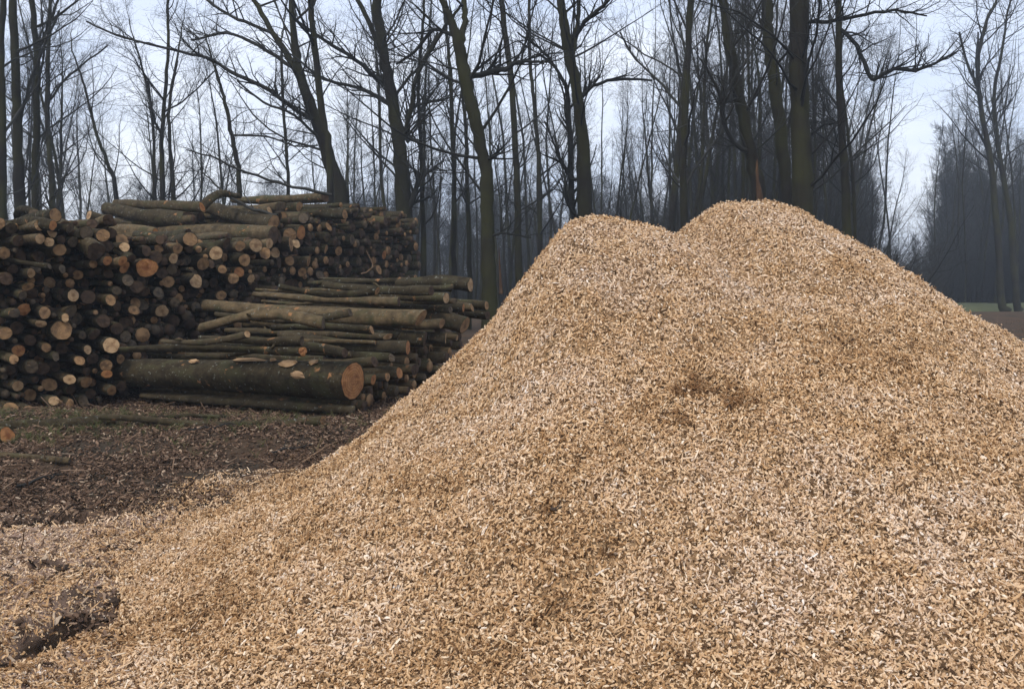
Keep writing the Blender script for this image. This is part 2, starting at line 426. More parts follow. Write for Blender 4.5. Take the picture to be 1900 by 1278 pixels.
for px, py, rx, ry, s in ((1270, 735, .28, .20, .75), (1350, 790, .22, .15, .55), (960, 660, .38, .28, .42), (1490, 545, .25, .2, .55), (1035, 945, .06, .05, .6), (1750, 880, .3, .2, .35),
                          (640, 930, .35, .3, .3), (1580, 1010, .4, .15, .25), (1520, 860, .25, .2, .35), (1100, 1180, .3, .1, .25)):
    q = hit(px, py); DARK.append((q[0], q[1], rx, ry, s))
def chips_on(n, xr, yr, dens, r_):
    x = r_.uniform(*xr, n); y = r_.uniform(*yr, n); k = r_.random(n) < dens(x, y); return x[k], y[k]
def pd(x, y):
    h = pile0(x, y); gx, gy = grad(pile0, x, y)
    return np.where(h > .012, 1, .0) * np.where(y > 9.0, .25, .62) * np.where(y < 5.6, 1.61, 1) * np.sqrt(1 + gx * gx + gy * gy) / 1.5
x, y = chips_on(2500000, (-3.6, 7.2), (2.8, 11.5), pd, r0)
z = surf(x, y) + r0.normal(.004, .012, len(x))
idx = np.where(r0.random(len(x)) < .045, r0.integers(9, 12, len(x)), r0.integers(0, 9, len(x)))
ch = scatter('wood_chips', np.stack([x, y, z], -1), align(surf, x, y, .62, r0), r0.uniform(.5, 1.2, len(x)), idx, toned(x, y), chip_src, chip_pile)
print('pile chips', len(x))
# chips thinning out over the soil
def sd_(x, y):
    d = dustf(x, y); p = pile0(x, y)
    e = np.clip(1 - (-1.95 - x - .05 * (7 - y)) / .95 + .7 * fbm(x, y, 2.2, 3, 113), 0, 1) ** 1.6
    return np.clip(np.clip(e, 0, 1) * (y < 8.2) + .12 * d, 0, 1) * (1 - .93 * mudf(x, y)) * (p < .02) * np.clip((9.3 - y) / 1.5 + .7 * fbm(x, y, 2, 2, 111), 0, 1)
x, y = chips_on(420000, (-6, 4), (2.6, 9.5), sd_, r0)
z = ground(x, y) + np.abs(r0.normal(.007, .009, len(x)))
sc = scatter('scattered_wood_chips', np.stack([x, y, z], -1), align(ground, x, y, .45, r0), r0.uniform(.5, 1.2, len(x)), r0.integers(0, 12, len(x)), np.clip(toned(x, y) - .08, 0, 1), chip_src)
tag(sc, 'loose tan chips strewn over the soil at the foot of the pile')
print('ground chips', len(x))
# coarse sawdust trodden into the soil
x, y = chips_on(330000, (-7, -1), (2.8, 8.6), lambda a, b: dustf(a, b) ** 1.2 * (pile0(a, b) < .04) * (1 - .93 * mudf(a, b)), r0)
sd2 = scatter('trodden_sawdust', np.stack([x, y, ground(x, y) + r0.normal(.004, .003, len(x))], -1), align(ground, x, y, .3, r0), r0.uniform(.25, .75, len(x)), r0.integers(0, 9, len(x)), np.clip(.62 + .9 * fbm(x, y, 2, 4, 130), .1, 1), chip_src)
tag(sd2, 'pinkish crushed chips and sawdust trodden flat left of the pile')
# nearest loose chips, each its own part of the pile
loose = [chip_mesh(f'loose_chip_{i}', .04 + .03 * r0.random(), .014 + .012 * r0.random(), .004 + .004 * r0.random(), r0) for i in range(10)]
for m_ in loose: m_.materials.append(M_LOOSE)
x = np.concatenate([r0.uniform(-1.9, 2.4, 170), r0.uniform(-1.5, 3.6, 110)]); y = np.concatenate([r0.uniform(3.9, 5.2, 170), r0.uniform(5.2, 7.4, 110)])
k = pile0(x, y) > .06; x, y = x[k], y[k]
z = surf(x, y) + .014; E3 = align(surf, x, y, .3, r0)
for i in range(len(x)):
    o = link('chip', loose[i % 10], None, chip_pile); o.location = (x[i], y[i], z[i]); o.rotation_euler = E3[i]

# ------------------------------------------------------------------ litter on the soil
deb_meshes = [chip_mesh(f'bark_flake_{i}', .02 + .035 * r0.random(), .010 + .014 * r0.random(), .004 + .008 * r0.random(), r0) for i in range(8)]
def stick_mesh(name, l, r_, rr):
    P = np.cumsum(np.vstack([[-l / 2, 0, 0], np.stack([np.full(4, l / 4), rr.normal(0, l * .03, 4), rr.normal(0, l * .02, 4)], -1)]), 0)
    return mesh_np(name, *tubes([(P[None], np.linspace(r_, r_ * .4, 5)[None], 4)]))
deb_meshes += [stick_mesh(f'twig_piece_{i}', .14 + .3 * r0.random(), .003 + .004 * r0.random(), r0) for i in range(6)]
deb_src = source(deb_meshes, M_DEBRIS, 'litter_sources')
def dd(x, y):
    d = np.clip(.75 + 1.3 * fbm(x, y, 1.3, 3, 120), .08, 1) * np.clip(1.2 - dustf(x, y), .12, 1)
    d = np.maximum(d, mudf(x, y) > .8)
    return d * (pile0(x, y) < .03) * np.clip((y + 1.1 * (x + 3.9) * .0 - 3) / 2, .3, 1) * np.where(y > 15, .35, 1)
x, y = chips_on(230000, (-9, 0), (3, 15.5), dd, r0)
x2, y2 = chips_on(16000, (3.0, 22), (9, 40), lambda a, b: (pile0(a, b) < .05) * .8, r0)
x = np.concatenate([x, x2]); y = np.concatenate([y, y2])
big = r0.random(len(x))
idx = np.where(big < .028, r0.integers(8, 14, len(x)), r0.integers(0, 8, len(x)))
lt = scatter('bark_litter', np.stack([x, y, ground(x, y) + np.abs(r0.normal(.006, .012, len(x)))], -1), align(ground, x, y, .35, r0), r0.uniform(.5, 1.25, len(x)), idx, x * 0 + .5, deb_src)
tag(lt, 'dark brown bark flakes and twigs littering the soil')
print('litter', len(x))
# short grass and moss tufts near the logs
bl = []
for i in range(5):
    P = []; Rr = []
    for k in range(7):
        a = r0.random() * 6.28; l = .05 + .06 * r0.random(); s_ = r0.random(2) * .03 - .015
        q = np.array([[s_[0], s_[1], 0], [s_[0] + .35 * l * math.cos(a), s_[1] + .35 * l * math.sin(a), l * .7], [s_[0] + .8 * l * math.cos(a), s_[1] + .8 * l * math.sin(a), l]])
        P.append(q); Rr.append([.0022, .0016, .0004])
    bl.append(mesh_np(f'tuft_{i}', *tubes([(np.array(P), np.array(Rr), 3)])))
gs = source(bl, M_GRASS, 'grass_sources')
x, y = chips_on(15000, (-8, -1), (8.8, 12), lambda a, b: mossf(a, b) * .5 + .02, r0)
o = scatter('short_grass', np.stack([x, y, ground(x, y)], -1), np.stack([x * 0, x * 0, r0.random(len(x)) * 6.28], -1), r0.uniform(.4, 1.0, len(x)), r0.integers(0, 5, len(x)), x * 0, gs)
tag(o, 'short yellowish green grass between the logs and the litter')

# ------------------------------------------------------------------ logs
SIDES, RINGS = 14, 7
def log_shape(i, bend, taper, knots, r_):
    th = np.arange(SIDES) * 2 * np.pi / SIDES
    lob = 1 + .07 * r_.normal() * np.cos(2 * th + r_.random() * 6) + .04 * r_.normal() * np.cos(3 * th + r_.random() * 6) + r_.normal(0, .035, SIDES)
    slant = r_.normal(0, .010, 2)
    V = []; b1, b2 = r_.normal(0, bend, 2); p1, p2 = r_.random(2) * .4
    xsn = np.linspace(0, 1, RINGS)
    c0 = np.stack([np.cos(th), np.sin(th)], -1)
    rim = c0 * lob[:, None]
    for j, t_ in enumerate(xsn):
        cy = b1 * math.sin(math.pi * t_ * (1 + p1)) ; cz = b2 * math.sin(math.pi * t_ * (1 + p2)) + r_.normal(0, bend * .12) * (j > 0)
        rr = (1 - taper * t_) * (1 + (r_.normal(0, .045) if j else 0)) * (1 + (knots * (r_.random() < .3) * .25 if j else 0))
        q = rim * rr * (1 + (r_.normal(0, .03, (SIDES, 1)) if j else 0))
        for k in range(SIDES):
            xx = -t_ + ((slant @ rim[k]) if j == 0 else 0)
            V.append((xx, q[k, 0] + cy, q[k, 1] + cz))
    F = []
    for j in range(RINGS - 1):
        for k in range(SIDES):
            a = j * SIDES + k; b = j * SIDES + (k + 1) % SIDES; F.append((a, b, b + SIDES, a + SIDES))
    mi = [0] * len(F)
    # bark lip round the cut
    inner = len(V)
    for k in range(SIDES): V.append((slant @ rim[k] - .001, rim[k, 0] * .93, rim[k, 1] * .93))
    for k in range(SIDES): F.append((k, inner + k, inner + (k + 1) % SIDES, (k + 1) % SIDES)); mi.append(0)
    T = []; cen = len(V); last = (RINGS - 1) * SIDES
    e = np.array(V[last:last + SIDES]); V.append(tuple(e.mean(0)))
    for k in range(SIDES): T.append((last + k, last + (k + 1) % SIDES, cen)); mi.append(1)
    bark = (np.array(V), [np.array(F), np.array(T)], mi)
    W = [(0.0015, 0, 0)]
    for s in (.5, .93):
        for k in range(SIDES): W.append((slant @ (rim[k] * s) + r_.normal(0, .0012) + (.0015 if s < .9 else 0), rim[k, 0] * s, rim[k, 1] * s))
    G = [(0, 1 + k, 1 + (k + 1) % SIDES) for k in range(SIDES)]
    Q = [(1 + k, 1 + SIDES + k, 1 + SIDES + (k + 1) % SIDES, 1 + (k + 1) % SIDES) for k in range(SIDES)]
    cut = (np.array(W), [np.array(G), np.array(Q)])
    return bark, cut
rl = np.random.default_rng(21)
FAM = {}
for fam, n_, bend, taper, kn in (('straight', 26, .35, .25, .6), ('crooked', 16, .8, .4, 1.0), ('true', 1, .04, .25, 0)):
    FAM[fam] = []
    for i in range(n_):
        (bv, bf, mi), (cv, cf) = log_shape(i, bend, taper, kn, rl)
        bm_ = mesh_np(f'log_bark_{fam}_{i}', bv, bf, True, mi); bm_.materials.append(M_BARK); bm_.materials.append(CUTS['brown'])
        cuts = {}
        for cn in CUTS:
            c_ = mesh_np(f'log_end_{fam}_{i}_{cn}', cv, cf, False); c_.materials.append(CUTS[cn]); cuts[cn] = c_
        FAM[fam].append((bm_, cuts))
NLOG = [0]
def log(front, back, r, cut='tan', fam='straight', var=None, roll=None, label=None, group=None, name='log'):
    """a log from its visible cut end to its far end, r its radius"""
    f = Vector(front); b = Vector(back); L = (f - b).length
    bm_, cuts = FAM[fam][rnd.randrange(len(FAM[fam])) if var is None else var]
    o = link(name, bm_); o.location = f
    q = (f - b).to_track_quat('X', 'Z') @ Euler((rnd.random() * 6.28 if roll is None else roll, 0, 0)).to_quaternion()
    o.rotation_euler = q.to_euler(); o.scale = (L, r, r)
    link('cut_end', cuts[cut], None, o)
    tag(o, label or 'log', 'log', group); NLOG[0] += 1
    return o
class Face:
    def __init__(s, pts, ax):
        s.p = np.array(pts, float); s.ax = np.array([ax[0], ax[1], 0.]); s.ax /= np.linalg.norm(s.ax)
        d = np.linalg.norm(np.diff(s.p, axis=0), axis=1); s.s = np.concatenate([[0], np.cumsum(d)]); s.L = s.s[-1]
    def pos(s, t, z, out=0):
        x = np.interp(t, s.s, s.p[:, 0]); y = np.interp(t, s.s, s.p[:, 1]); return np.array([x, y, z]) + s.ax * out
    def solve(s, px, py):
        t = np.linspace(0, s.L, 500); x = np.interp(t, s.s, s.p[:, 0]); y = np.interp(t, s.s, s.p[:, 1])
        q = 950 + FPX * x / (y * CP); k = np.argmin(np.abs(q - px)); return t[k], at(px, py, y[k])[2], y[k]
FA = Face([(-7.3, 11.2), (-6.06, 11.8), (-5.05, 12.9), (-4.66, 14.9), (-4.05, 16.3)], (.63, -.78))
FC = Face([(-4.35, 18.3), (-2.25, 25.4)], (.85, -.52))
def jit(ax, a): 
    v = Vector(ax) + Vector((rnd.gauss(0, a), rnd.gauss(0, a), rnd.gauss(0, a * .6))); return np.array(v.normalized())
def size_word(r): return 'thick' if r > .098 else ('medium' if r > .066 else 'thin')
GA = 'logs in the left stack with their cut ends facing out'; GC = 'logs in the tall rear stack'; GB = 'logs lying crosswise in the front heap'
placed = []   # face stack log records
def pack(face, spec, top, n_try, rmin, rmax, zlo, dens, key):
    res = []
    for px, py, rp, cut in spec:
        t, z, Y = face.solve(px, py); res.append([t, z, rp / FPX * Y, cut, 1])
    for k in range(n_try):
        f = 1 - k / n_try
        r = rmin + (rmax - rmin) * (f ** 2.2) * rnd.uniform(.55, 1)
        t = rnd.uniform(0, face.L); z = rnd.uniform(zlo + r, top(t) - r * .6)
        if all((t - a) ** 2 + (z - b) ** 2 > ((r + c) * (1.06 if key == 'A' else 1.03)) ** 2 for a, b, c, *_ in res):
            cut = rnd.choices(list(CUTS), [1.3, 3.0, .4, 10, 3] if key == 'A' else [1.2, 4, .9, 8, 3])[0]
            res.append([t, z, r, cut, 0])
    return res
specA = [(265, 497, 19, 'orange'), (108, 612, 19, 'tan'), (197, 640, 15, 'pale tan'), (260, 621, 14, 'tan'), (358, 522, 13, 'pale tan'), (78, 580, 12, 'tan'), (68, 600, 9, 'pale tan'),
         (290, 543, 10, 'grey'), (267, 541, 9, 'brown'), (5, 618, 13, 'tan'), (69, 444, 10, 'pale tan'), (88, 450, 9, 'pale tan'), (109, 464, 11, 'tan'), (52, 507, 9, 'pale tan'), (115, 499, 8, 'grey'),
         (298, 577, 12, 'pale tan'), (334, 575, 9, 'pale tan'), (245, 575, 10, 'tan'), (470, 456, 13, 'pale tan'), (445, 483, 12, 'tan'), (400, 470, 13, 'pale tan'), (345, 445, 14, 'tan'), (319, 480, 10, 'pale tan'),
         (425, 517, 11, 'tan'), (462, 517, 9, 'pale tan'), (440, 505, 10, 'orange'), (493, 470, 11, 'tan'), (230, 520, 11, 'grey'), (155, 648, 9, 'pale tan'), (140, 668, 9, 'tan'), (53, 680, 12, 'grey'),
         (190, 678, 12, 'tan'), (190, 693, 9, 'orange'), (120, 703, 10, 'pale tan'), (152, 708, 11, 'tan'), (88, 741, 9, 'pale tan'), (148, 744, 11, 'grey'), (120, 747, 8, 'tan'), (40, 760, 11, 'tan'), (8, 757, 13, 'tan'),
         (195, 722, 10, 'tan'), (15, 665, 9, 'tan'), (98, 661, 8, 'grey'), (113, 589, 7, 'pale tan'), (18, 580, 10, 'grey'), (195, 484, 9, 'orange'), (220, 485, 9, 'orange'), (375, 490, 12, 'tan'), (320, 562, 9, 'grey'), (405, 500, 9, 'tan'), (150, 622, 8, 'grey'), (38, 548, 9, 'grey'), (10, 470, 11, 'tan')]
topA = lambda t: np.interp(t, [0, 1.3, 2.8, 3.6, 4.8, FA.L], [2.38, 2.36, 2.42, 2.2, 2.3, 2.25]) + .06 * math.sin(t * 7)
topC = lambda t: np.interp(t, [0, 2, 4, FC.L], [2.95, 3.1, 3.25, 3.2]) + .07 * math.sin(t * 5)
A = pack(FA, specA, topA, 14000, .033, .095, .03, 1, 'A')
C = pack(FC, [(535, 437, 14, 'tan'), (552, 432, 13, 'orange'), (526, 454, 11, 'tan'), (541, 452, 9, 'pale tan'), (559, 505, 9, 'tan'), (603, 440, 9, 'grey'), (505, 440, 12, 'brown'), (648, 445, 10, 'grey'), (560, 485, 9, 'tan')], topC, 7000, .045, .12, .9, 1, 'C')
def in_view(p): return -40 < pxof(p)[0] < 1940
recs = []
for key, face, lst in (('A', FA, A), ('C', FC, C)):
    for t, z, r, cut, sp in lst:
        p = face.pos(t, z, (-abs(rnd.gauss(0, .38)) + .03) if not sp else rnd.uniform(.02, .2)); px, py = pxof(p)
        hid = (key == 'A' and (px > 235 and py > 600 + (px - 235) * -.25 and py > 545)) or (key == 'C' and py > 530) or not in_view(p)
        recs.append(dict(key=key, face=face, p=p, t=t, z=z, r=r, cut=cut, px=px, py=py, hid=hid, sp=sp, vis=r / p[1]))
recs.sort(key=lambda d: (d['hid'], -d['sp'], -d['vis']))
NIND = 226
def cellA(d):
    c = ('at the picture edge', 'left of its middle', 'just left of the crosswise logs', 'above the huge log', 'behind the crosswise logs', 'below the rear stack')[int(np.clip(np.digitize(d['px'], [55, 130, 230, 310, 400]), 0, 5))]
    rw = ('lowest', 'lower', 'middle', 'upper', 'top')[int(np.digitize(d['z'], [.45, .9, 1.35, 1.85]))]
    return f"{rw} left stack {c}"
def cellC(d):
    c = ('near end', 'near third', 'middle', 'far third', 'far end')[int(np.digitize(d['px'], [560, 615, 665, 715]))]
    rw = ('low', 'middle', 'top')[int(np.digitize(d['z'], [2.0, 2.55]))]
    return f"{rw} rows of the rear stack's {c}"
for i, d in enumerate(recs[:NIND]):
    if d['hid']: break
    cutw = {'pale tan': 'pale tan', 'tan': 'tan', 'orange': 'orange', 'brown': 'dark brown', 'grey': 'greyish'}[d['cut']]
    sz = size_word(d['r'])
    lab = f"{sz} log, {cutw} end, {(cellA if d['key'] == 'A' else cellC)(d)}"
    L = (rnd.uniform(2.0, 2.4) if d['key'] == 'A' else rnd.uniform(3.0, 3.6))
    ax = jit(d['face'].ax, .035)
    o = log(d['p'], d['p'] - ax * L, d['r'], d['cut'], label=lab, group=GA if d['key'] == 'A' else GC)
    d['o'] = o
rest = [d for d in recs if 'o' not in d]
SPECIAL = {(265, 497): 'thick log with reddish orange end high in the left stack', (108, 612): 'thick tan-ended log alone amid dark gaps in the left stack',
           (197, 640): 'log with bright pale end just above the butt of the mossy crosswise log', (535, 437): 'tan-ended log at the near upper corner of the rear stack'}
def bulk(name, items, label, back=.0):
    """logs too small or too hidden to pick apart, kept as geometry of one mesh with a second slot for the cuts"""
    V, F4, F3, m4, m3, off = [], [], [], [], [], 0
    th = np.arange(8) * 2 * np.pi / 8
    for p, ax, L, r in items:
        ax = Vector(ax); u = ax.cross(Vector((0, 0, 1))).normalized(); v = ax.cross(u)
        c0 = np.cos(th)[:, None] * np.array(u) + np.sin(th)[:, None] * np.array(v)
        mid = p - np.array(ax) * L * .5 + np.array(u) * rnd.gauss(0, r * .6)
        rings = [p + c0 * r, mid + c0 * r * .9, p - np.array(ax) * L + c0 * r * .7]
        V += rings + [np.array([p, p - np.array(ax) * L])]
        for j in range(2):
            for k in range(8):
                a = off + j * 8 + k; b = off + j * 8 + (k + 1) % 8; F4.append((a, b, b + 8, a + 8)); m4.append(0)
        for k in range(8):
            F3.append((off + k, off + 24, off + (k + 1) % 8)); m3.append(rnd.choice((1, 2, 2, 3)))
            F3.append((off + 16 + k, off + 16 + (k + 1) % 8, off + 25)); m3.append(2)
        mm = rnd.choice((1, 2, 2, 3))
        for q in range(16): m3[-16 + q] = mm
        off += 26
    me_ = mesh_np(name, np.concatenate(V), [np.array(F4), np.array(F3)], True, m4 + m3)
    return tag(link(name, me_, [M_BARK, CUTS['tan'], CUTS['brown'], CUTS['grey']]), label, kind='stuff')
items = [(d['p'], jit(d['face'].ax, .035), (2.1 if d['key'] == 'A' else 3.1), d['r']) for d in rest if d['key'] == 'A']
# thinner stems set back in the gaps
def gaps(face, top, n, zlo, L):
    res = []
    for _ in range(n):
        t = rnd.uniform(0, face.L); r = rnd.uniform(.035, .07); z = rnd.uniform(zlo + r, top(t) - .12)
        res.append((face.pos(t, z, rnd.uniform(-.9, -.35)), jit(face.ax, .05), L, r))
    return res
bulk('small_logs', items + gaps(FA, topA, 950, .03, 1.7), 'thin stems packed in the dark gaps of the left stack')
items = [(d['p'], jit(d['face'].ax, .035), 3.1, d['r']) for d in rest if d['key'] == 'C']
bulk('small_logs', items + gaps(FC, topC, 520, .05, 2.6), 'thin stems packed in the dark gaps of the rear stack')

# front heap of crosswise logs
BO = np.array([-1.85, 11.6, 0]); BA = np.array([.906, -.42, 0]); BN = np.array([.42, .906, 0])
def solveB(pr, pl, out=0):
    """right cut end at photo position pr, far end at pl, both on the heap's own axes"""
    ts = np.linspace(-.5, 4, 900); q = [950 + FPX * (BO + BN * t + BA * out)[0] / ((BO + BN * t + BA * out)[1] * CP) for t in ts]
    t = ts[int(np.argmin(np.abs(np.array(q) - pr[0])))]; Rr = BO + BN * t + BA * out; Rr = at(pr[0], pr[1], Rr[1])
    Ls = np.linspace(.2, 6, 900); q = [950 + FPX * (Rr - BA * L)[0] / ((Rr - BA * L)[1] * CP) for L in Ls]
    L = Ls[int(np.argmin(np.abs(np.array(q) - pl[0])))]; Q = Rr - BA * L; return Rr, at(pl[0], pl[1], Q[1])
LB = [  # right end, left end, radius px, cut, family, label, out
    ((655, 706), (228, 690), 37, 'orange', 'true', 'huge mossy log with axe scars lying lowest in the front heap'),
    ((655, 762), (262, 735), 12, 'orange', 'crooked', 'mossy log wedged on the ground beneath the huge log'),
    ((727, 664), (392, 640), 10, 'grey', 'crooked', 'thin grey log bowed just above the huge mossy log'),
    ((562, 652), (226, 646), 11, 'orange', 'crooked', 'short orange-tipped log lying on the left of the huge log'),
    ((757, 645), (518, 624), 16, 'orange', 'straight', 'log with a bright orange end right above the huge log'),
    ((789, 628), (488, 602), 15, 'brown', 'crooked', 'dark-ended log below the long straight log'),
    ((827, 627), (640, 615), 12, 'pale tan', 'straight', 'log with small pale end beside the chip slope'),
    ((781, 590), (378, 570), 18, 'tan', 'straight', 'long straight log lying midway up the front heap'),
    ((863, 603), (775, 570), 20, 'tan', 'crooked', 'stout sloping log with tan end touching the chip slope'),
    ((836, 575), (491, 545), 8, 'grey', 'crooked', 'long thin pole with grey end high in the front heap'),
    ((828, 553), (640, 545), 12, 'pale tan', 'straight', 'log with pale end below the topmost log of the front heap'),
    ((873, 529), (740, 524), 15, 'pale tan', 'straight', 'topmost log of the front heap with big pale slanting end'),
    ((839, 534), (650, 532), 8, 'grey', 'crooked', 'thin mossy pole left of the topmost pale-ended log'),
    ((695, 671), (530, 675), 12, 'brown', 'crooked', 'stubby log resting on the right part of the huge log'),
    ((860, 571), (700, 563), 10, 'orange', 'straight', 'orange-ended log under the topmost log, left of its twin'),
    ((876, 571), (740, 566), 9, 'tan', 'straight', 'small tan-ended log under the topmost log'),
    ((903, 567), (760, 560), 10, 'tan', 'straight', 'last log of the front heap before the chip slope'),
    ((848, 627), (740, 620), 7, 'pale tan', 'straight', 'thin pale-ended pole in the dark gap by the chip slope'),
    ((770, 685), (650, 676), 12, 'brown', 'straight', 'dark-ended log low beside the chip slope'),
    ((693, 704), (600, 700), 12, 'orange', 'straight', 'short log peeping out just right of the huge butt'),
    ((720, 700), (620, 695), 9, 'tan', 'straight', 'small tan-ended log second to the right of the huge butt'),
    ((741, 692), (640, 688), 13, 'orange', 'straight', 'orange-ended log third to the right of the huge butt'),
    ((600, 600), (372, 596), 14, 'grey', 'crooked', 'grey barkless log under the long straight log'),
    ((459, 620), (300, 634), 8, 'pale tan', 'crooked', 'short curved stick with pale tip at the heap\'s left'),
    ((560, 632), (370, 628), 11, 'grey', 'crooked', 'weathered log between the stick and the long straight log'),
    ((690, 612), (500, 606), 10, 'tan', 'crooked', 'knotty log just below the long straight log'),
    ((740, 560), (470, 548), 11, 'brown', 'crooked', 'dark log behind the long straight log'),
    ((700, 540), (520, 536), 9, 'tan', 'crooked', 'thin log at the rear left top of the front heap'),
    ((800, 540), (600, 530), 10, 'brown', 'straight', 'dark log high at the rear of the front heap'),
    ((650, 580), (400, 585), 9, 'grey', 'crooked', 'grey pole just in front of the long straight log'),
    ((905, 585), (830, 580), 10, 'brown', 'straight', 'dark-ended log almost buried by the chip slope'),
    ((820, 600), (690, 596), 11, 'tan', 'straight', 'tan-ended log right of the long straight log'),
    ((640, 655), (420, 660), 10, 'brown', 'crooked', 'dark thin log lying along the top of the huge log'),
]
for i, (a, b, rp, cut, fam, lab) in enumerate(LB):
    p, q = solveB(a, b); r = rp / FPX * p[1] * (1 if i == 0 else .86)
    o = log(p, q, r, cut, fam, var=(0 if i == 0 else None), label=lab, group=GB)
    if i == 0: BIG = (o, p, q, r)
# slim poles filling the slope between the larger logs, nearly parallel
def stubs(o, n, rr):
    L, r_ = o.scale[0], o.scale[1]
    for k in range(n):
        t_ = rr.uniform(.15, .85); a = rr.uniform(-.2, 3.3); ln = rr.uniform(1.3, 2.0); kx = r_ / L
        P = np.array([[0, .4 * math.cos(a), .4 * math.sin(a)], [-.4 * kx, ln * .8 * math.cos(a), ln * .8 * math.sin(a)], [-.9 * kx, ln * math.cos(a), ln * math.sin(a)]])
        V_, F_ = tubes([(P[None] / np.array([kx, 1, 1]), np.array([[.36, .26, .16]]), 6)]); V_ = V_ * np.array([kx, 1, 1]); V_[:, 0] -= t_
        m_ = mesh_np('branch_stub', np.vstack([V_, [P[-1] - [t_, 0, 0]]]), [F_[0], np.array([(12 + q, 12 + (q + 1) % 6, 18) for q in range(6)])]); m_.materials.append(M_BARK)
        link('branch_stub', m_, None, o)
sr = np.random.default_rng(77)
for o in [o for o in COL.objects if o.get('group') == GB]: stubs(o, int(sr.integers(0, 3)), sr)
for k in range(22):
    t = .35 + 2.75 * (k + rnd.random()) / 22; r = rnd.uniform(.028, .048); p = BO + BN * t + BA * rnd.uniform(-1.5, .0); p[2] = .30 + .40 * t + rnd.uniform(.02, .08)
    q = p - jit(BA, .03) * rnd.uniform(1.6, 2.9); px = pxof(p)[0]
    cut = rnd.choice(['tan', 'grey', 'brown', 'pale tan'])
    cw = {'pale tan': 'pale', 'tan': 'tan', 'brown': 'dark', 'grey': 'greyish'}[cut]
    o = log(p, q, r, cut, 'crooked' if rnd.random() < .5 else 'straight', label=f"{'slim' if r < .038 else 'wrist-thick'} {cw}-ended pole {'low' if t < 1.2 else ('midway' if t < 2.2 else 'high')} on the front heap", group=GB)
    stubs(o, 1, sr)
# hidden core of the heap
items = []
for k in range(300):
    t = rnd.uniform(.1, 3.3); r = rnd.uniform(.05, .085); ztop = .12 + .40 * t
    z = rnd.uniform(.04, max(.06, ztop - .13)); out_ = rnd.uniform(-.9, -.12); p = BO + BN * t + BA * out_; p[2] = z
    items.append((p, jit(BA, .05), rnd.uniform(2.0, 2.9), r))
bulk('small_logs', items, 'thin dark stems filling the inside of the front heap')

# axe scars on the huge log: thin bare patches following its barrel
o, p, q, r = BIG
ax = (p - q) / np.linalg.norm(p - q); up = np.array([0, 0, 1.]); up -= ax * up.dot(ax); up /= np.linalg.norm(up); fr = np.cross(ax, up)
if fr[1] > 0: fr = -fr
M_SCAR = mat('axe_scar_wood', lambda t, b: t.links.new(ramp(t, [(0, (.22, .12, .06)), (.5, (.42, .26, .13)), (1, (.60, .42, .27))], noise(t, 14, 4, .6)), b.inputs['Base Color']))
def scar(f0, f1, a0, a1, rr=1.0, name='bare_patch'):
    V = []; nu, nv = 7, 6; dep = .0
    for i in range(nu):
        for j in range(nv):
            u = i / (nu - 1); v = j / (nv - 1); wv = math.sin(math.pi * u) ** .5
            a = (a0 + a1) / 2 + (v - .5) * (a1 - a0) * max(wv, .25) + rnd.gauss(0, .02)
            s = f0 + (f1 - f0) * u + rnd.gauss(0, .004); tr = 1 - .25 * s
            c = p - (p - q) * s
            edge = (i in (0, nu - 1)) or (j in (0, nv - 1))
            V.append(c + (up * math.sin(a) + fr * math.cos(a)) * r * tr * (1.03 if edge else 1.13) * rr)
    F = [(i * nv + j, (i + 1) * nv + j, (i + 1) * nv + j + 1, i * nv + j + 1) for i in range(nu - 1) for j in range(nv - 1)]
    me_ = mesh_np(name, np.array(V), [np.array(F)], False); me_.materials.append(M_SCAR)
    c = link(name, me_, None, o); bpy.context.view_layer.update(); c.matrix_parent_inverse = o.matrix_world.inverted()
    return c
bpy.context.view_layer.update()
for f0, f1, a0, a1 in ((.20, .27, .75, 1.3), (.34, .48, 1.2, 1.5), (.62, .66, .9, 1.3), (.30, .32, 1.2, 1.5), (.12, .15, .9, 1.35), (.15, .2, .1, .5)): scar(f0, f1, a0, a1)

def gpt(px, py):
    q = hit(px, py); return q
# loose logs on the ground in front of the heap
def glog(a, b, rp, cut, fam, lab, cat='log', name='log', group=None, lift=1.0):
    p = gpt(*a); q = gpt(*b); r = rp / FPX * p[1]; p = p + [0, 0, r * lift]; q = q + [0, 0, r * lift * .7]
    return log(p, q, r, cut, fam, label=lab, group=group, name=name)
glog((600, 790), (185, 788), 10, 'tan', 'crooked', 'long slim log lying on the ground before the front heap', group=GB)
glog((215, 790), (-60, 800), 11, 'brown', 'crooked', 'bent dark log on the ground at the foot of the left stack', group=GB)
glog((14, 822), (-120, 800), 15, 'orange', 'straight', 'log end with dark orange cut at the left edge on the grass', group=GB)
glog((130, 862), (-70, 842), 7, 'grey', 'crooked', 'thin greyish pole on the soil at the left edge', group=GB)
glog((420, 778), (280, 776), 4, 'pale tan', 'crooked', 'slim debarked pale pole lying behind the long ground log', group=GB)

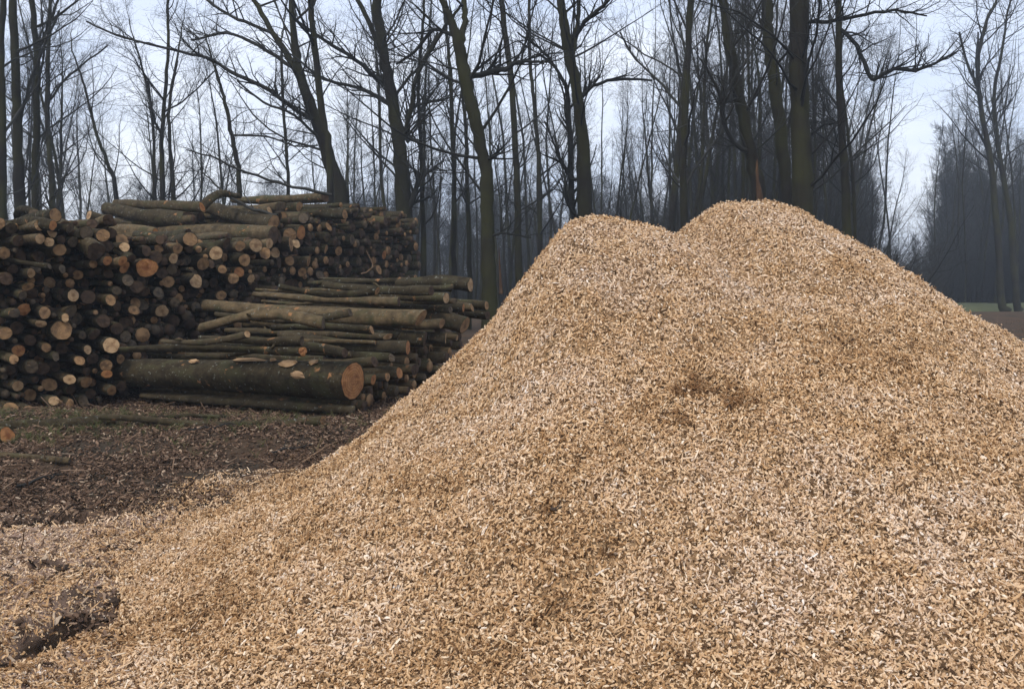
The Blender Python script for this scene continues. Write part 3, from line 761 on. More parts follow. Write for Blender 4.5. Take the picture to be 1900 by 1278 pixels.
# long logs and branches lying on top of the stacks (far end left)
def span(a, Ya, b, Yb, rp, cut, fam, lab, name='log', grp=GC, back_px=None):
    p = at(*a, Ya); q = at(*b, Yb); return log(p, q, rp / FPX * (Ya + Yb) / 2, cut, fam, label=lab, group=grp, name=name)
span((350, 408), 18.6, (197, 388), 19.5, 15, 'brown', 'straight', 'thick dark log on top of the rear stack\'s left part')
span((165, 399), 17.6, (240, 420), 18.2, 9, 'pale tan', 'straight', 'short pale-tipped log poking out left atop the rear stack')
span((376, 384), 18.6, (214, 378), 19.8, 10, 'tan', 'straight', 'straight log along the very top left of the rear stack')
span((508, 413), 17.9, (385, 386), 19.0, 14, 'tan', 'straight', 'thick log slanting down to the rear stack\'s near corner')
span((508, 436), 17.6, (290, 430), 18.9, 16, 'brown', 'straight', 'stout dark log level with the rear stack\'s near corner')
span((603, 366), 20.5, (432, 372), 21.5, 9, 'brown', 'crooked', 'mossy log crowning the rear stack beside the leaning tree')
span((375, 384), 17.8, (445, 352), 18.4, 8, 'orange', 'crooked', 'orange-ended stub sticking up from the rear stack')
span((288, 438), 17.0, (160, 428), 18.0, 12, 'orange', 'straight', 'dark log with orange end behind the left stack')
span((178, 466), 12.6, (96, 408), 13.8, 17, 'brown', 'straight', 'thick mossy log sloping down across the left stack\'s top', grp=GA)
span((244, 480), 12.9, (122, 412), 14.4, 8, 'brown', 'crooked', 'slim dark branch log sloping across the left stack\'s top', grp=GA)
span((286, 452), 14.6, (214, 468), 15.4, 12, 'tan', 'straight', 'short log lying behind the sloping dark branch', grp=GA)
span((98, 418), 12.0, (-20, 424), 13.2, 9, 'orange', 'straight', 'top log with bright orange scar at the left edge', grp=GA)
span((64, 396), 13.4, (22, 410), 14.4, 9, 'grey', 'crooked', 'small stub standing up from the left stack\'s top', grp=GA)
span((92, 494), 11.9, (-15, 474), 12.1, 5, 'grey', 'crooked', 'thin grey pole sagging across the left stack', grp=GA)
span((560, 404), 19.4, (440, 398), 20.2, 10, 'brown', 'straight', 'log lying across the rear stack\'s top behind the slanting thick log')
span((640, 398), 20.4, (500, 392), 21.4, 9, 'tan', 'straight', 'tan-ended log on the rear stack\'s top before the leaning tree')
span((470, 400), 18.3, (300, 398), 19.6, 11, 'grey', 'crooked', 'greyish bent log atop the rear stack\'s left part')
span((500, 452), 17.3, (380, 447), 18.2, 9, 'pale tan', 'crooked', 'light thin log just under the stout dark log')
span((130, 424), 12.4, (-30, 410), 12.9, 9, 'grey', 'straight', 'slim straight pole along the left stack\'s top at the left edge', grp=GA)
span((330, 462), 14.2, (180, 446), 14.9, 10, 'tan', 'straight', 'pole lying right of the sloping mossy log on the left stack', grp=GA)
span((420, 452), 15.3, (265, 446), 16.0, 10, 'brown', 'crooked', 'crooked pole on the left stack\'s top before the rear stack', grp=GA)
# hidden bodies carrying those top logs
items = []
for k in range(150):
    t = rnd.uniform(0, 1.6); z = rnd.uniform(.1, 2.72); o_ = rnd.uniform(-.9, -.3); p = FC.pos(t, z, o_)
    items.append((p, jit(FC.ax, .03), 2.9, rnd.uniform(.07, .1)))
for k in range(90):
    z = rnd.uniform(1.5, 2.80); p = at(rnd.uniform(330, 500), 400, rnd.uniform(18.3, 19.8)); p[2] = z
    items.append((p, jit(FC.ax, .04), rnd.uniform(2, 2.6), rnd.uniform(.06, .1)))
bulk('small_logs', items, 'dark stems inside the near left part of the rear stack')

# ------------------------------------------------------------------ trees
def grow(P0, D0, L, r, lev, maxlev, out, rr, up=.12, wander=.22, spread=(35, 65), nchild=(6, 5, 4), t0=.2):
    n = (8, 6, 5, 4)[min(lev, 3)]
    d = np.array(D0, float); p = np.array(P0, float); st = L / (n - 1)
    pts = [p.copy()]
    for i in range(n - 1):
        d = d + rr.normal(0, wander, 3) * (.7 if lev == 0 else 1); d[2] += up * (1 if lev < 2 else .5); d /= np.linalg.norm(d)
        p = p + d * st; pts.append(p.copy())
    pts = np.array(pts); rad = r * (1 - .80 * np.linspace(0, 1, n) ** .9)
    out.setdefault((n, 6 if lev == 0 else (4 if lev == 1 else 3)), []).append((pts, rad))
    if lev < maxlev:
        nc = nchild[min(lev, len(nchild) - 1)]
        for k in range(nc):
            f = t0 + (1 - t0) * (k + rr.random() * .8) / nc; f = min(f, .98)
            s = f * (n - 1); i = int(s); u = s - i; q = pts[i] * (1 - u) + pts[i + 1] * u
            dd_ = pts[i + 1] - pts[i]; dd_ /= np.linalg.norm(dd_)
            side = rr.normal(0, 1, 3); side -= dd_ * side.dot(dd_); side /= np.linalg.norm(side) + 1e-9
            a = R(rr.uniform(*spread)); nd = dd_ * math.cos(a) + side * math.sin(a)
            rc = max(np.interp(s, range(n), rad) * rr.uniform(.42, .62), .003)
            grow(q, nd, L * rr.uniform(.36, .6) * (1.15 - .55 * f), rc, lev + 1, maxlev, out, rr, up, wander * 1.1, spread, nchild, .15)
def catmull(P, m):
    P = np.asarray(P, float); Q = np.vstack([2 * P[0] - P[1], P, 2 * P[-1] - P[-2]]); o = []
    for i in range(1, len(Q) - 2):
        for t in np.linspace(0, 1, m, endpoint=False):
            a, b, c, d = Q[i - 1], Q[i], Q[i + 1], Q[i + 2]
            o.append(.5 * ((2 * b) + (c - a) * t + (2 * a - 5 * b + 4 * c - d) * t * t + (3 * b - a - 3 * c + d) * t ** 3))
    o.append(P[-1]); return np.array(o)
def out_mesh(name, out):
    gr = [(np.array([a for a, _ in v]), np.array([b for _, b in v]), k[1]) for k, v in out.items()]
    return mesh_np(name, *tubes(gr))
def stem(points, rads, rr, m=5, S=10):
    P = catmull(points, m); t = np.linspace(0, 1, len(P)); r = np.interp(t, np.linspace(0, 1, len(rads)), rads)
    r = r * (1 + rr.normal(0, .035, len(r))); P[1:-1] += rr.normal(0, .012, (len(P) - 2, 3)); return P, r
def near_tree(name, Y, base, stems, limbs, label, seed, ntop=16, first=3.0, height=15, lean_top=None, nc=(8, 7), grp='bare trees close behind the log stacks', Lk=1.0, lev=2, thin=1.0, cat='tree'):
    """stems: list of lists of (px,py,width px); first is the main one and starts on the ground"""
    rr = np.random.default_rng(seed)
    root = link(name, None); b = at(base[0], 520, Y); b[2] = -.15; root.location = b
    tr = {}; cr = {}; allst = []
    for si, st in enumerate(stems):
        pts = []; rad = []
        dz = 0
        for k, (px, py, wpx) in enumerate(st):
            pts.append(at(px, py, Y + (0 if si == 0 else .25 * k * (1 if si % 2 else -1)))); rad.append(wpx * .93 / 2 / FPX * Y)
        if si == 0: pts = [np.array([pts[0][0] + (b[0] - pts[0][0]), Y, -.15])] + pts; rad = [rad[0] * 1.22] + rad
        if st[-1][1] <= 30:      # the stem goes on above the frame
            d = (pts[-1] - pts[-2]); d /= np.linalg.norm(d); hl = max(height - pts[-1][2], 2) * (1 if si == 0 else .75)
            d[2] = max(d[2], .8); d /= np.linalg.norm(d)
            pts += [pts[-1] + d * hl * .4 + rr.normal(0, .15, 3), pts[-1] + d * hl * .75 + rr.normal(0, .3, 3) + [0, 0, .2], pts[-1] + d * hl + rr.normal(0, .4, 3) + [0, 0, .4]]
            rad += [rad[-1] * .75, rad[-1] * .4, rad[-1] * .12]
        else:
            d = pts[-1] - pts[-2]; d /= np.linalg.norm(d)
            pts += [pts[-1] + d * 1.0 + rr.normal(0, .12, 3), pts[-1] + d * 2.2 + rr.normal(0, .2, 3)]; rad += [rad[-1] * .55, rad[-1] * .12]
        P, r = stem(pts, rad, rr); allst.append(P)
        tr.setdefault((len(P), 10 if si == 0 else 8), []).append((P - b, r))
        n = int(ntop * (1.5 if si == 0 else .8))
        for k in range(n):
            zt = rr.uniform(first, P[-1, 2] - .3); i = int(np.argmin(np.abs(P[:, 2] - zt)))
            a = rr.random() * 6.283; el = R(rr.uniform(15, 60)); d = np.array([math.cos(a) * math.cos(el), math.sin(a) * math.cos(el), math.sin(el)])
            L = (1.4 + 2.6 * rr.random()) * (1.25 - .6 * zt / height) * Lk
            grow(P[i] - b, d, L, min(r[i] * .45, .0085 * L * thin + .006), 0, lev, cr, rr, up=.09, nchild=nc)
    for lb in limbs:
        pts = [at(px, py, Y + dy) for px, py, wpx, dy in lb]; rad = [wpx / 2 / FPX * Y for _, _, wpx, _ in lb]
        AP = np.concatenate(allst); q = np.array([pxof(v_) for v_ in AP]); k = int(np.argmin((q[:, 0] - lb[0][0]) ** 2 + (q[:, 1] - lb[0][1]) ** 2))
        if np.hypot(*(q[k] - np.array(lb[0][:2]))) < 60: pts = [AP[k]] + pts[(1 if np.hypot(*(q[k] - np.array(lb[0][:2]))) < 14 else 0):]; rad = rad[:1] + rad[len(rad) - len(pts) + 1:]
        P, r = stem(pts, rad, rr, 4); P = P - b
        cr.setdefault((len(P), 6), []).append((P, r))
        for k in range(max(7, len(P))):
            i = rr.integers(1, len(P) - 1); dv = P[i + 1] - P[i]; dv /= np.linalg.norm(dv); s = rr.normal(0, 1, 3); s[2] = abs(s[2]) * .7; s /= np.linalg.norm(s)
            grow(P[i], dv * .7 + s * .7, rr.uniform(.7, 1.7), max(r[i] * .5, .006), 1, 3, cr, rr, up=.1, nchild=(5, 6, 5))
    o = link('trunk', out_mesh('trunk', tr), M_TREE, root)
    if cr: link('crown', out_mesh('crown', cr), M_TWIG, root)
    tag(root, label, cat, grp); return root
T = near_tree
T('leaning_tree', 26.5, (640, 0), [[(634, 390, 34), (612, 300, 27), (584, 215, 23), (560, 150, 19), (548, 90, 15), (541, 0, 11)],
    [(556, 145, 14), (535, 105, 13), (505, 60, 11), (470, 0, 9)]],
  [[(566, 216, 9, 0), (500, 168, 8, -.3), (440, 140, 7, -.6), (385, 108, 6, -.8), (320, 92, 5, -1), (230, 70, 4, -1.2), (160, 40, 3, -1.3)],
   [(540, 130, 8, 0), (480, 85, 7, .5), (420, 62, 6, .9), (355, 75, 4, 1.2)],
   [(500, 62, 7, 0), (440, 35, 6, .4), (385, 0, 5, .8), (360, -40, 4, 1)],
   [(590, 262, 6, 0), (545, 215, 5, -.5), (490, 190, 4, -.9), (440, 150, 3, -1.3)]],
  'dark leaning tree that forks low, its long limbs arching left over the stacks', 1, ntop=12)
T('forest_tree', 25.5, (612, 0), [[(612, 300, 13), (600, 230, 14), (588, 120, 13), (580, 50, 12), (576, 0, 11)]], [], 'straight dark stem crossing just right of the leaning forked tree', 2, ntop=12)
T('forked_tree', 28.5, (752, 0), [[(750, 405, 35), (742, 280, 27), (730, 200, 24), (715, 120, 21), (704, 50, 20), (698, 0, 19)],
    [(706, 98, 12), (690, 55, 10), (664, 0, 9)], [(745, 262, 10), (765, 200, 9), (770, 150, 8), (800, 90, 8), (845, 25, 6), (860, 0, 5)]],
  [[(752, 405, 14, 0), (765, 370, 12, -.1), (776, 335, 9, -.2), (778, 320, 5, -.3)],
   [(720, 200, 8, 0), (672, 166, 7, .4), (615, 152, 6, .7), (560, 130, 4, 1)],
   [(705, 150, 8, 0), (660, 110, 7, -.5), (600, 75, 6, -.8), (540, 30, 4, -1.2)],
   [(760, 260, 9, 0), (755, 215, 8, .1), (775, 195, 7, .2), (825, 185, 5, .4)],
   [(735, 190, 6, 0), (755, 150, 6, .2), (790, 110, 5, .4), (812, 60, 4, .6)]],
  'tall dark tree with a broken side stub right above the rear stack', 3, ntop=12)
T('crooked_tree', 21.0, (912, 0), [[(908, 520, 31), (904, 420, 27), (903, 340, 27), (895, 285, 25), (882, 225, 25), (866, 160, 25), (853, 95, 25), (843, 55, 18), (828, 20, 14), (815, -10, 12)],
    [(855, 80, 15), (862, 40, 12), (862, 0, 11)]],
  [[(868, 142, 11, 0), (900, 136, 11, -.1), (938, 128, 10, -.2), (965, 115, 6, -.3), (1010, 118, 4, -.4)],
   [(905, 296, 9, 0), (918, 291, 7, -.1), (925, 270, 3, -.1)],
   [(840, 70, 8, 0), (805, 55, 7, .3), (770, 95, 6, .5), (735, 120, 4, .6)],
   [(915, 435, 5, 0), (940, 434, 5, -.2), (985, 441, 3, -.4)]],
  'mossy S-curved tree forking near the top of the picture left of the pile', 4, ntop=10)
T('forest_tree', 30, (962, 0), [[(962, 470, 15), (957, 280, 13), (949, 150, 12), (937, 60, 12), (930, 0, 11)]], [], 'slim dark tree just right of the S-curved mossy tree', 5, ntop=12, Lk=.9)
T('forest_tree', 23, (1090, 0), [[(1086, 400, 31), (1080, 260, 25), (1070, 170, 22), (1055, 95, 22), (1046, 45, 19), (1040, 0, 16)],
    [(1062, 100, 10), (1070, 50, 9), (1076, 0, 8)]],
  [[(1063, 390, 13, .3), (1058, 250, 11, .5), (1052, 170, 9, .5), (1030, 125, 6, .5), (1000, 90, 5, .6), (960, 60, 3, .7)],
   [(1062, 72, 9, 0), (1085, 42, 8, -.2), (1118, 12, 6, -.5), (1150, -20, 5, -.8)],
   [(1078, 180, 8, 0), (1100, 160, 7, .3), (1140, 148, 6, .6), (1210, 150, 4, 1)],
   [(1060, 330, 6, .2), (1035, 290, 5, 0), (1028, 265, 4, -.1), (1010, 225, 3, -.2)]],
  'double-stemmed tree rising behind the left peak of the chip pile', 6, ntop=12)
T('forest_tree', 27, (1272, 0), [[(1270, 440, 16), (1268, 300, 14), (1274, 150, 14), (1282, 0, 12)]],
  [[(1262, 210, 6, 0), (1230, 160, 5, .3), (1180, 110, 4, .6), (1150, 60, 3, .9)]], 'dark tree rising out of the cleft between the two pile peaks', 7, ntop=16)
T('forest_tree', 22, (1412, 0), [[(1408, 385, 30), (1396, 300, 24), (1382, 230, 23), (1366, 150, 22), (1352, 80, 20), (1340, 0, 18)]],
  [[(1392, 290, 8, 0), (1362, 265, 8, -.3), (1340, 215, 7, -.5), (1338, 180, 6, -.6), (1300, 110, 4, -.8)],
   [(1338, 190, 6, -.6), (1380, 120, 6, -.4), (1410, 70, 5, -.2), (1420, 20, 4, 0)]],
  'leaning tree rising directly behind the right peak of the chip pile', 8, ntop=14, nc=(7, 6))
T('forest_tree', 24, (1462, 0), [[(1460, 390, 22), (1450, 260, 24), (1436, 150, 24), (1425, 60, 22), (1422, 0, 22)]], [], 'mossy tree close on the left of the stoutest trunk', 9, ntop=14, nc=(7, 6))
T('stout_tree', 21, (1494, 0), [[(1490, 395, 43), (1486, 250, 38), (1482, 120, 36), (1482, 0, 36)]],
  [[(1496, 45, 8, 0), (1540, 40, 7, -.4), (1590, 30, 6, -.8), (1660, 20, 5, -1.1), (1720, 30, 3, -1.4)]], 'stoutest mossy trunk right behind the pile\'s right shoulder', 10, ntop=16, height=18)
T('forest_tree', 26, (1580, 0), [[(1572, 430, 18), (1566, 300, 16), (1558, 180, 14), (1556, 80, 13), (1556, 0, 12)]],
  [[(1560, 50, 8, 0), (1590, 85, 8, -.3), (1612, 138, 8, -.5), (1625, 146, 8, -.6), (1660, 128, 7, -.8), (1700, 132, 6, -1), (1745, 112, 5, -1.2), (1775, 98, 4, -1.3)],
   [(1566, 225, 6, 0), (1530, 232, 5, .3), (1500, 255, 4, .6)]],
  'slim dark tree throwing a crooked low limb over the gap to the right', 11, ntop=16)
T('forest_tree', 26, (30, 0), [[(36, 390, 22), (33, 260, 18), (29, 150, 17), (24, 0, 15)]], [[(34, 250, 6, 0), (48, 180, 6, .2), (75, 100, 5, .4), (110, 20, 4, .6)]], 'darkest tree near the left edge behind the left stack', 12, ntop=14)
T('forest_tree', 27, (66, 0), [[(65, 390, 15), (67, 260, 13), (69, 120, 12), (60, 0, 11)]], [[(70, 90, 6, 0), (90, 50, 5, .2), (108, 0, 4, .4)]], 'second dark tree from the left edge behind the left stack', 13, ntop=14)
T('forest_tree', 25, (6, 0), [[(6, 400, 17), (4, 250, 15), (2, 100, 13), (6, 0, 12)]], [], 'dark tree cut by the left edge of the picture', 14, ntop=12)
T('forest_tree', 34, (98, 0), [[(98, 395, 12), (92, 280, 10), (86, 190, 9), (92, 0, 7)]], [[(88, 200, 5, 0), (130, 140, 4, .3), (200, 85, 3, .8)]], 'slim wavy tree third from the left edge', 15, ntop=10, height=13)
T('forest_tree', 36, (218, 0), [[(216, 370, 9), (198, 300, 7), (176, 240, 6), (165, 190, 5), (150, 140, 4)]], [], 'slender tree leaning left above the left stack', 16, ntop=8, height=9, first=3)
T('forest_tree', 33, (302, 0), [[(302, 370, 11), (300, 250, 8), (308, 150, 7), (312, 60, 6), (312, 0, 5)]], [[(302, 255, 5, 0), (285, 215, 5, -.2), (275, 150, 4, -.4)], [(308, 215, 4, 0), (350, 180, 3, .3), (400, 130, 3, .6)]], 'straight slim tree in the middle of a close trio above the stacks', 17, ntop=12, height=11)
T('forest_tree', 34, (286, 0), [[(287, 370, 7), (286, 280, 6), (280, 200, 5), (262, 120, 4)]], [], 'left thin stem of the close trio above the stacks', 18, ntop=8, height=9)
T('forest_tree', 34.5, (322, 0), [[(322, 370, 8), (316, 280, 7), (313, 200, 6), (330, 100, 4)]], [], 'right thin stem of the close trio above the stacks', 19, ntop=8, height=9)
T('forest_tree', 32, (446, 0), [[(444, 350, 10), (438, 290, 9), (428, 240, 8), (415, 180, 7), (402, 140, 5)]], [[(440, 250, 4, 0), (500, 255, 4, -.3), (545, 270, 3, -.5), (590, 270, 3, -.7)]], 'thin tree bending left of the bright sky gap', 20, ntop=8, height=9)
T('forest_tree', 38, (535, 0), [[(535, 350, 7), (530, 260, 6), (524, 170, 6), (522, 90, 5)]], [], 'thin upright tree in the bright sky gap', 21, ntop=8, height=10)
T('forest_tree', 29, (785, 0), [[(786, 480, 12), (784, 380, 9), (780, 260, 8), (776, 170, 7), (784, 60, 6), (786, 0, 5)]], [[(784, 330, 5, 0), (805, 312, 4, 0), (830, 318, 3, 0)], [(778, 200, 5, 0), (800, 190, 5, .1), (822, 186, 3, .2)]], 'slim tree just right of the rear stack\'s end', 22, ntop=10, height=11)
T('forest_tree', 31, (843, 0), [[(843, 490, 11), (843, 380, 10), (840, 250, 9), (836, 150, 8), (828, 60, 6), (822, 0, 6)]], [], 'slim tree left of the mossy S-curved tree', 23, ntop=10)
T('forest_tree', 33, (870, 0), [[(872, 490, 10), (868, 380, 9), (866, 280, 8), (862, 210, 7), (850, 120, 5)]], [], 'thin tree tucked close against the S-curved tree', 24, ntop=8, height=11)
T('forest_tree', 36, (1000, 0), [[(1002, 400, 10), (999, 290, 9), (992, 200, 8), (984, 120, 7), (982, 0, 6)]], [], 'thin tree between the slim dark tree and the pile\'s left peak', 25, ntop=10)
T('forest_tree', 55, (1872, 0), [[(1858, 560, 15), (1852, 450, 13), (1838, 300, 11), (1820, 200, 9), (1814, 120, 8), (1830, 40, 6), (1850, 0, 4)]], [[(1818, 160, 6, 0), (1795, 120, 5, .3), (1780, 60, 4, .6)], [(1830, 220, 5, 0), (1812, 130, 4, -.4), (1815, 60, 3, -.6)]],
  'tall arching tree standing before the right wood on the far verge', 26, ntop=26, height=19, Lk=1.5, first=6)
T('forest_tree', 56, (1895, 0), [[(1886, 560, 14), (1876, 420, 12), (1860, 320, 10), (1848, 240, 9), (1845, 170, 7), (1860, 90, 5), (1870, 20, 4)]], [], 'arching tree at the right edge before the right wood', 27, ntop=26, height=18, Lk=1.5, first=6)

# woodland behind: tree shapes shared by many copies
def wood_tree(seed, H, r, first, n, Lk, nc=(4, 4), lean=0., tw=1.):
    rr = np.random.default_rng(seed); tr = {}; cr = {}
    pts = [np.array([0, 0, -.2])]; d = np.array([lean + rr.normal(0, .04), rr.normal(0, .04), 1.])
    for k in range(6):
        pts.append(pts[-1] + d / np.linalg.norm(d) * H / 6); d[:2] += rr.normal(0, .05, 2)
    P, rad = stem(pts, [r, r * .8, r * .68, r * .55, r * .4, r * .22, r * .06], rr, 3); tr[(len(P), 6)] = [(P, rad)]
    for k in range(n):
        zt = first + (H - first - .4) * rr.random() ** .8; i = int(np.argmin(np.abs(P[:, 2] - zt)))
        a = rr.random() * 6.283; el = R(rr.uniform(30, 68)); dd_ = np.array([math.cos(a) * math.cos(el), math.sin(a) * math.cos(el), math.sin(el)])
        L = (1.2 + 2.3 * rr.random()) * (1.3 - .8 * (zt - first) / (H - first)) * Lk
        grow(P[i], dd_, L, min(rad[i] * .45, .008 * L + .005), 0, 2, cr, rr, up=.12, nchild=nc)
    if tw != 1:
        for k_ in cr: cr[k_] = [(p_, np.maximum(q_, .004) * tw) for p_, q_ in cr[k_]]
    a = out_mesh('trunk', tr); a.materials.append(M_TREE); b_ = out_mesh('crown', cr); b_.materials.append(M_TWIG); return a, b_
VAR = [wood_tree(100 + i, H, r, f, n, lk, nc, ln) for i, (H, r, f, n, lk, nc, ln) in enumerate([
    (14, .12, 4, 30, 1.0, (7, 6), .02), (13, .10, 5, 28, .8, (7, 6), -.05), (16, .15, 5, 32, 1.1, (7, 6), 0.), (12, .08, 3, 30, .7, (7, 6), .06), (11, .07, 2.5, 30, .7, (7, 6), -.02), (15, .13, 6, 30, .9, (7, 6), .03), (13, .09, 3, 34, .9, (8, 6), 0.)])]
VAR += [wood_tree(150 + i, H, r_, 7, 18, .55, (6, 5), ln) for i, (H, r_, ln) in enumerate([(17, .09, .02), (16, .075, -.03), (18, .10, .0)])]
BUSH = []
for i in range(4):      # bushy undergrowth
    rr = np.random.default_rng(300 + i); cr = {}
    for k in range(16):
        a = rr.random() * 6.283; el = R(rr.uniform(50, 85)); s = rr.normal(0, .35, 2)
        grow((s[0], s[1], -.1), (math.cos(a) * math.cos(el), math.sin(a) * math.cos(el), math.sin(el)), rr.uniform(1.6, 4.2), .018, 0, 2, cr, rr, up=.05, nchild=(5, 4))
    m_ = out_mesh('stems', cr); m_.materials.append(M_TWIG); BUSH.append(m_)
rt = np.random.default_rng(55)
def region(px):
    for lim, s in ((160, 'behind the left stack by the left edge'), (280, 'above the left stack\'s top'), (480, 'above the rear stack\'s left part'), (600, 'near the bright sky gap'), (700, 'between the leaning and the forked tree'),
                   (790, 'by the rear stack\'s far end'), (900, 'between rear stack and S-curved tree'), (1040, 'left of the pile\'s left peak'), (1130, 'behind the pile\'s left peak'), (1260, 'behind the cleft of the chip pile'),
                   (1380, 'behind the pile\'s right peak, left side'), (1480, 'left of the stoutest trunk'), (1560, 'right of the stoutest trunk'), (1640, 'behind the pile\'s right slope'), (1790, 'in the left part of the right wood')):
        if px < lim: return s
    return 'in the right wood at the right edge'
def wood_copy(px, Y, sc, v):
    a, b_ = VAR[v]; g_ = at(px, 520, Y)
    root = link('woodland_tree', None); root.location = (g_[0], Y, 0); s = sc; root.scale = (s, s, s); root.rotation_euler = (0, 0, rt.random() * 6.28)
    link('trunk', a, None, root); link('crown', b_, None, root)
    H = (14, 13, 16, 12, 11, 15, 13, 17, 16, 18)[v] * s
    sz = 'slim straight' if v > 6 else 'tall' if H > 14 else ('middling' if H > 11.5 else 'low')
    ds = 'nearer dark' if Y < 38 else ('middle-distance' if Y < 52 else 'hazy far')
    tag(root, f'{sz} {ds} bare tree {region(px)}', 'tree', 'bare woodland trees'); return root
# (px from, px to, Y from, Y to, count, scale)
for a, b_, y0, y1, n, s0, s1 in ((-60, 170, 30, 60, 16, .8, 1.15), (150, 480, 42, 85, 27, .6, .95), (560, 700, 48, 78, 6, .6, .9), (640, 900, 46, 80, 16, .65, .95), (900, 1240, 46, 82, 25, .65, 1.0),
                                 (1230, 1420, 30, 62, 24, .75, 1.1), (1400, 1590, 29, 58, 26, .8, 1.15), (1560, 1640, 45, 65, 5, .55, .8), (1735, 1960, 66, 85, 24, .8, 1.2)):
    for k in range(n):
        px = a + (b_ - a) * (k + rt.random()) / n
        wood_copy(px, rt.uniform(y0, y1), rt.uniform(s0, s1), int(rt.integers(0, 7)))
for a, b_, y0, y1, n in ((620, 900, 38, 62, 9), (900, 1240, 38, 62, 14), (1240, 1440, 34, 55, 8), (1600, 1680, 50, 60, 2), (1760, 1900, 62, 72, 5)):
    for k in range(n): wood_copy(a + (b_ - a) * (k + rt.random()) / n, rt.uniform(y0, y1), rt.uniform(.85, 1.1), int(rt.integers(7, 10)))
# far woods, one mass
def src_coll(name, pairs):
    c = bpy.data.collections.new(name)
    for i, ms in enumerate(pairs):
        Vs, Fs, off = [], [], 0
        for m_ in ms:
            v = np.empty(len(m_.vertices) * 3, np.float32); m_.vertices.foreach_get('co', v); f = np.empty(len(m_.loops), np.int32); m_.loops.foreach_get('vertex_index', f)
            Vs.append(v.reshape(-1, 3)); Fs.append(f.reshape(-1, 4) + off); off += len(m_.vertices)
        me_ = mesh_np(f'{name}_{i}', np.concatenate(Vs), [np.concatenate(Fs)]); me_.materials.append(M_TWIG)
        c.objects.link(bpy.data.objects.new(f'{name}_{i:02d}', me_))
    return c
DENSE = [wood_tree(400 + i, H, r_, 1.6, 46, lk, (7, 6), 0, 1.7) for i, (H, r_, lk) in enumerate([(14, .14, 1.0), (12.5, .11, .9), (15, .15, 1.15), (11, .10, .85)])]
FS = src_coll('far_tree_sources', DENSE + [VAR[3]]); BS = src_coll('bush_sources', [(b_,) for b_ in BUSH])
def mass(name, zones, coll, nv, label):
    P, S, I = [], [], []
    for a, b_, y0, y1, n, s0, s1 in zones:
        for k in range(n):
            px = rt.uniform(a, b_); Y = rt.uniform(y0, y1); g_ = at(px, 520, Y); P.append((g_[0], Y, -.05)); S.append(rt.uniform(s0, s1)); I.append(rt.integers(0, nv))
    n = len(P); o = scatter(name, P, np.stack([np.zeros(n), np.zeros(n), rt.random(n) * 6.28], -1), S, I, np.zeros(n), coll)
    return tag(o, label)
mass('far_wood', [(600, 1300, 88, 130, 330, .60, .80), (1250, 1600, 60, 110, 170, .6, .95), (-100, 600, 85, 130, 90, .6, .8), (1600, 1720, 95, 130, 26, .3, .5), (1735, 2100, 84, 125, 170, .7, 1.15)], FS, 5, 'bluish mass of far bare trees closing the clearing')
mass('undergrowth', [(620, 1260, 50, 100, 230, .7, 1.3), (1240, 1620, 30, 70, 260, .8, 1.4), (1600, 1730, 50, 80, 60, .5, 1.0), (1720, 2050, 66, 85, 200, .9, 1.7), (-100, 620, 45, 90, 110, .6, 1.0)], BS, 4, 'tangled leafless undergrowth at the foot of the woods')

# ------------------------------------------------------------------ small single things
def branch(name, pts, label, seed, rpx, mat_=None, nk=5, L=(.5, 1.2), cat='branch', group=None):
    rr = np.random.default_rng(seed); out = {}
    P3 = [np.array(p) for p in pts]; P, r = stem(P3, list(np.linspace(rpx, rpx * .35, len(P3))), rr, 4, 6)
    o0 = P[0].copy(); out[(len(P), 6)] = [(P - o0, r)]
    for k in range(nk):
        i = rr.integers(1, len(P) - 1); dv = P[i + 1] - P[i]; dv /= np.linalg.norm(dv); s = rr.normal(0, 1, 3); s /= np.linalg.norm(s)
        grow(P[i] - o0, dv * .8 + s * .6, rr.uniform(*L), max(r[i] * .5, .003), 1, 2, out, rr, up=.03, nchild=(3, 3))
    o = link(name, out_mesh(name, out), mat_ or M_TWIG); o.location = o0
    return tag(o, label, cat, group)
branch('dead_branch', [at(615, 362, 20.4), at(520, 340, 20), at(440, 312, 19.6), at(390, 290, 19.4), at(345, 278, 19.2)], 'bare dead branch rising left from the rear stack against the sky', 1, .035, nk=9)
branch('dead_branch', [at(515, 400, 18), at(470, 388, 18.1), at(430, 368, 18.2), at(400, 345, 18.4), at(375, 318, 18.6)], 'short dark branch curling over the top of the rear stack', 2, .035, nk=5)
branch('dead_branch', [at(670, 508, 19.2), at(690, 495, 19.3), at(680, 465, 19.5)], 'thin pale stick slanting across the rear stack\'s cut ends', 3, .012, M_BARE, nk=0)
def glow_(a, b, r_, lab, seed, m=None, nk=1):
    p = hit(*a); q = hit(*b); mdl = (p + q) / 2 + [0, 0, .03]; return branch('stick', [p + [0, 0, .015], mdl, q + [0, 0, .02]], lab, seed, r_, m, nk=nk, L=(.1, .3), cat='stick', group='sticks on the soil')
glow_((450, 893), (548, 876), .012, 'pale stick lying on the litter at the pile\'s left foot', 11, M_BARE)
glow_((560, 862), (640, 815), .012, 'thin stick leaning along the pile\'s lower left edge', 12, M_BARE)
glow_((350, 800), (470, 790), .012, 'twiggy stick behind the litter before the front heap', 13, nk=4)
glow_((400, 915), (480, 905), .010, 'short pale stick by the dark rut near the pile foot', 14, M_BARE)
glow_((30, 905), (150, 880), .012, 'dark crooked twig on the litter at left', 15, nk=4)
glow_((500, 842), (600, 828), .010, 'forked twig in the dark soil below the front heap', 16, nk=4)
def m_stump(t, b):
    t.links.new(ramp(t, [(0, (.02, .014, .010)), (.55, (.07, .04, .024)), (1, (.26, .15, .07))], noise(t, 9, 5, .7, sc=(1, 1, .3))), b.inputs['Base Color'])
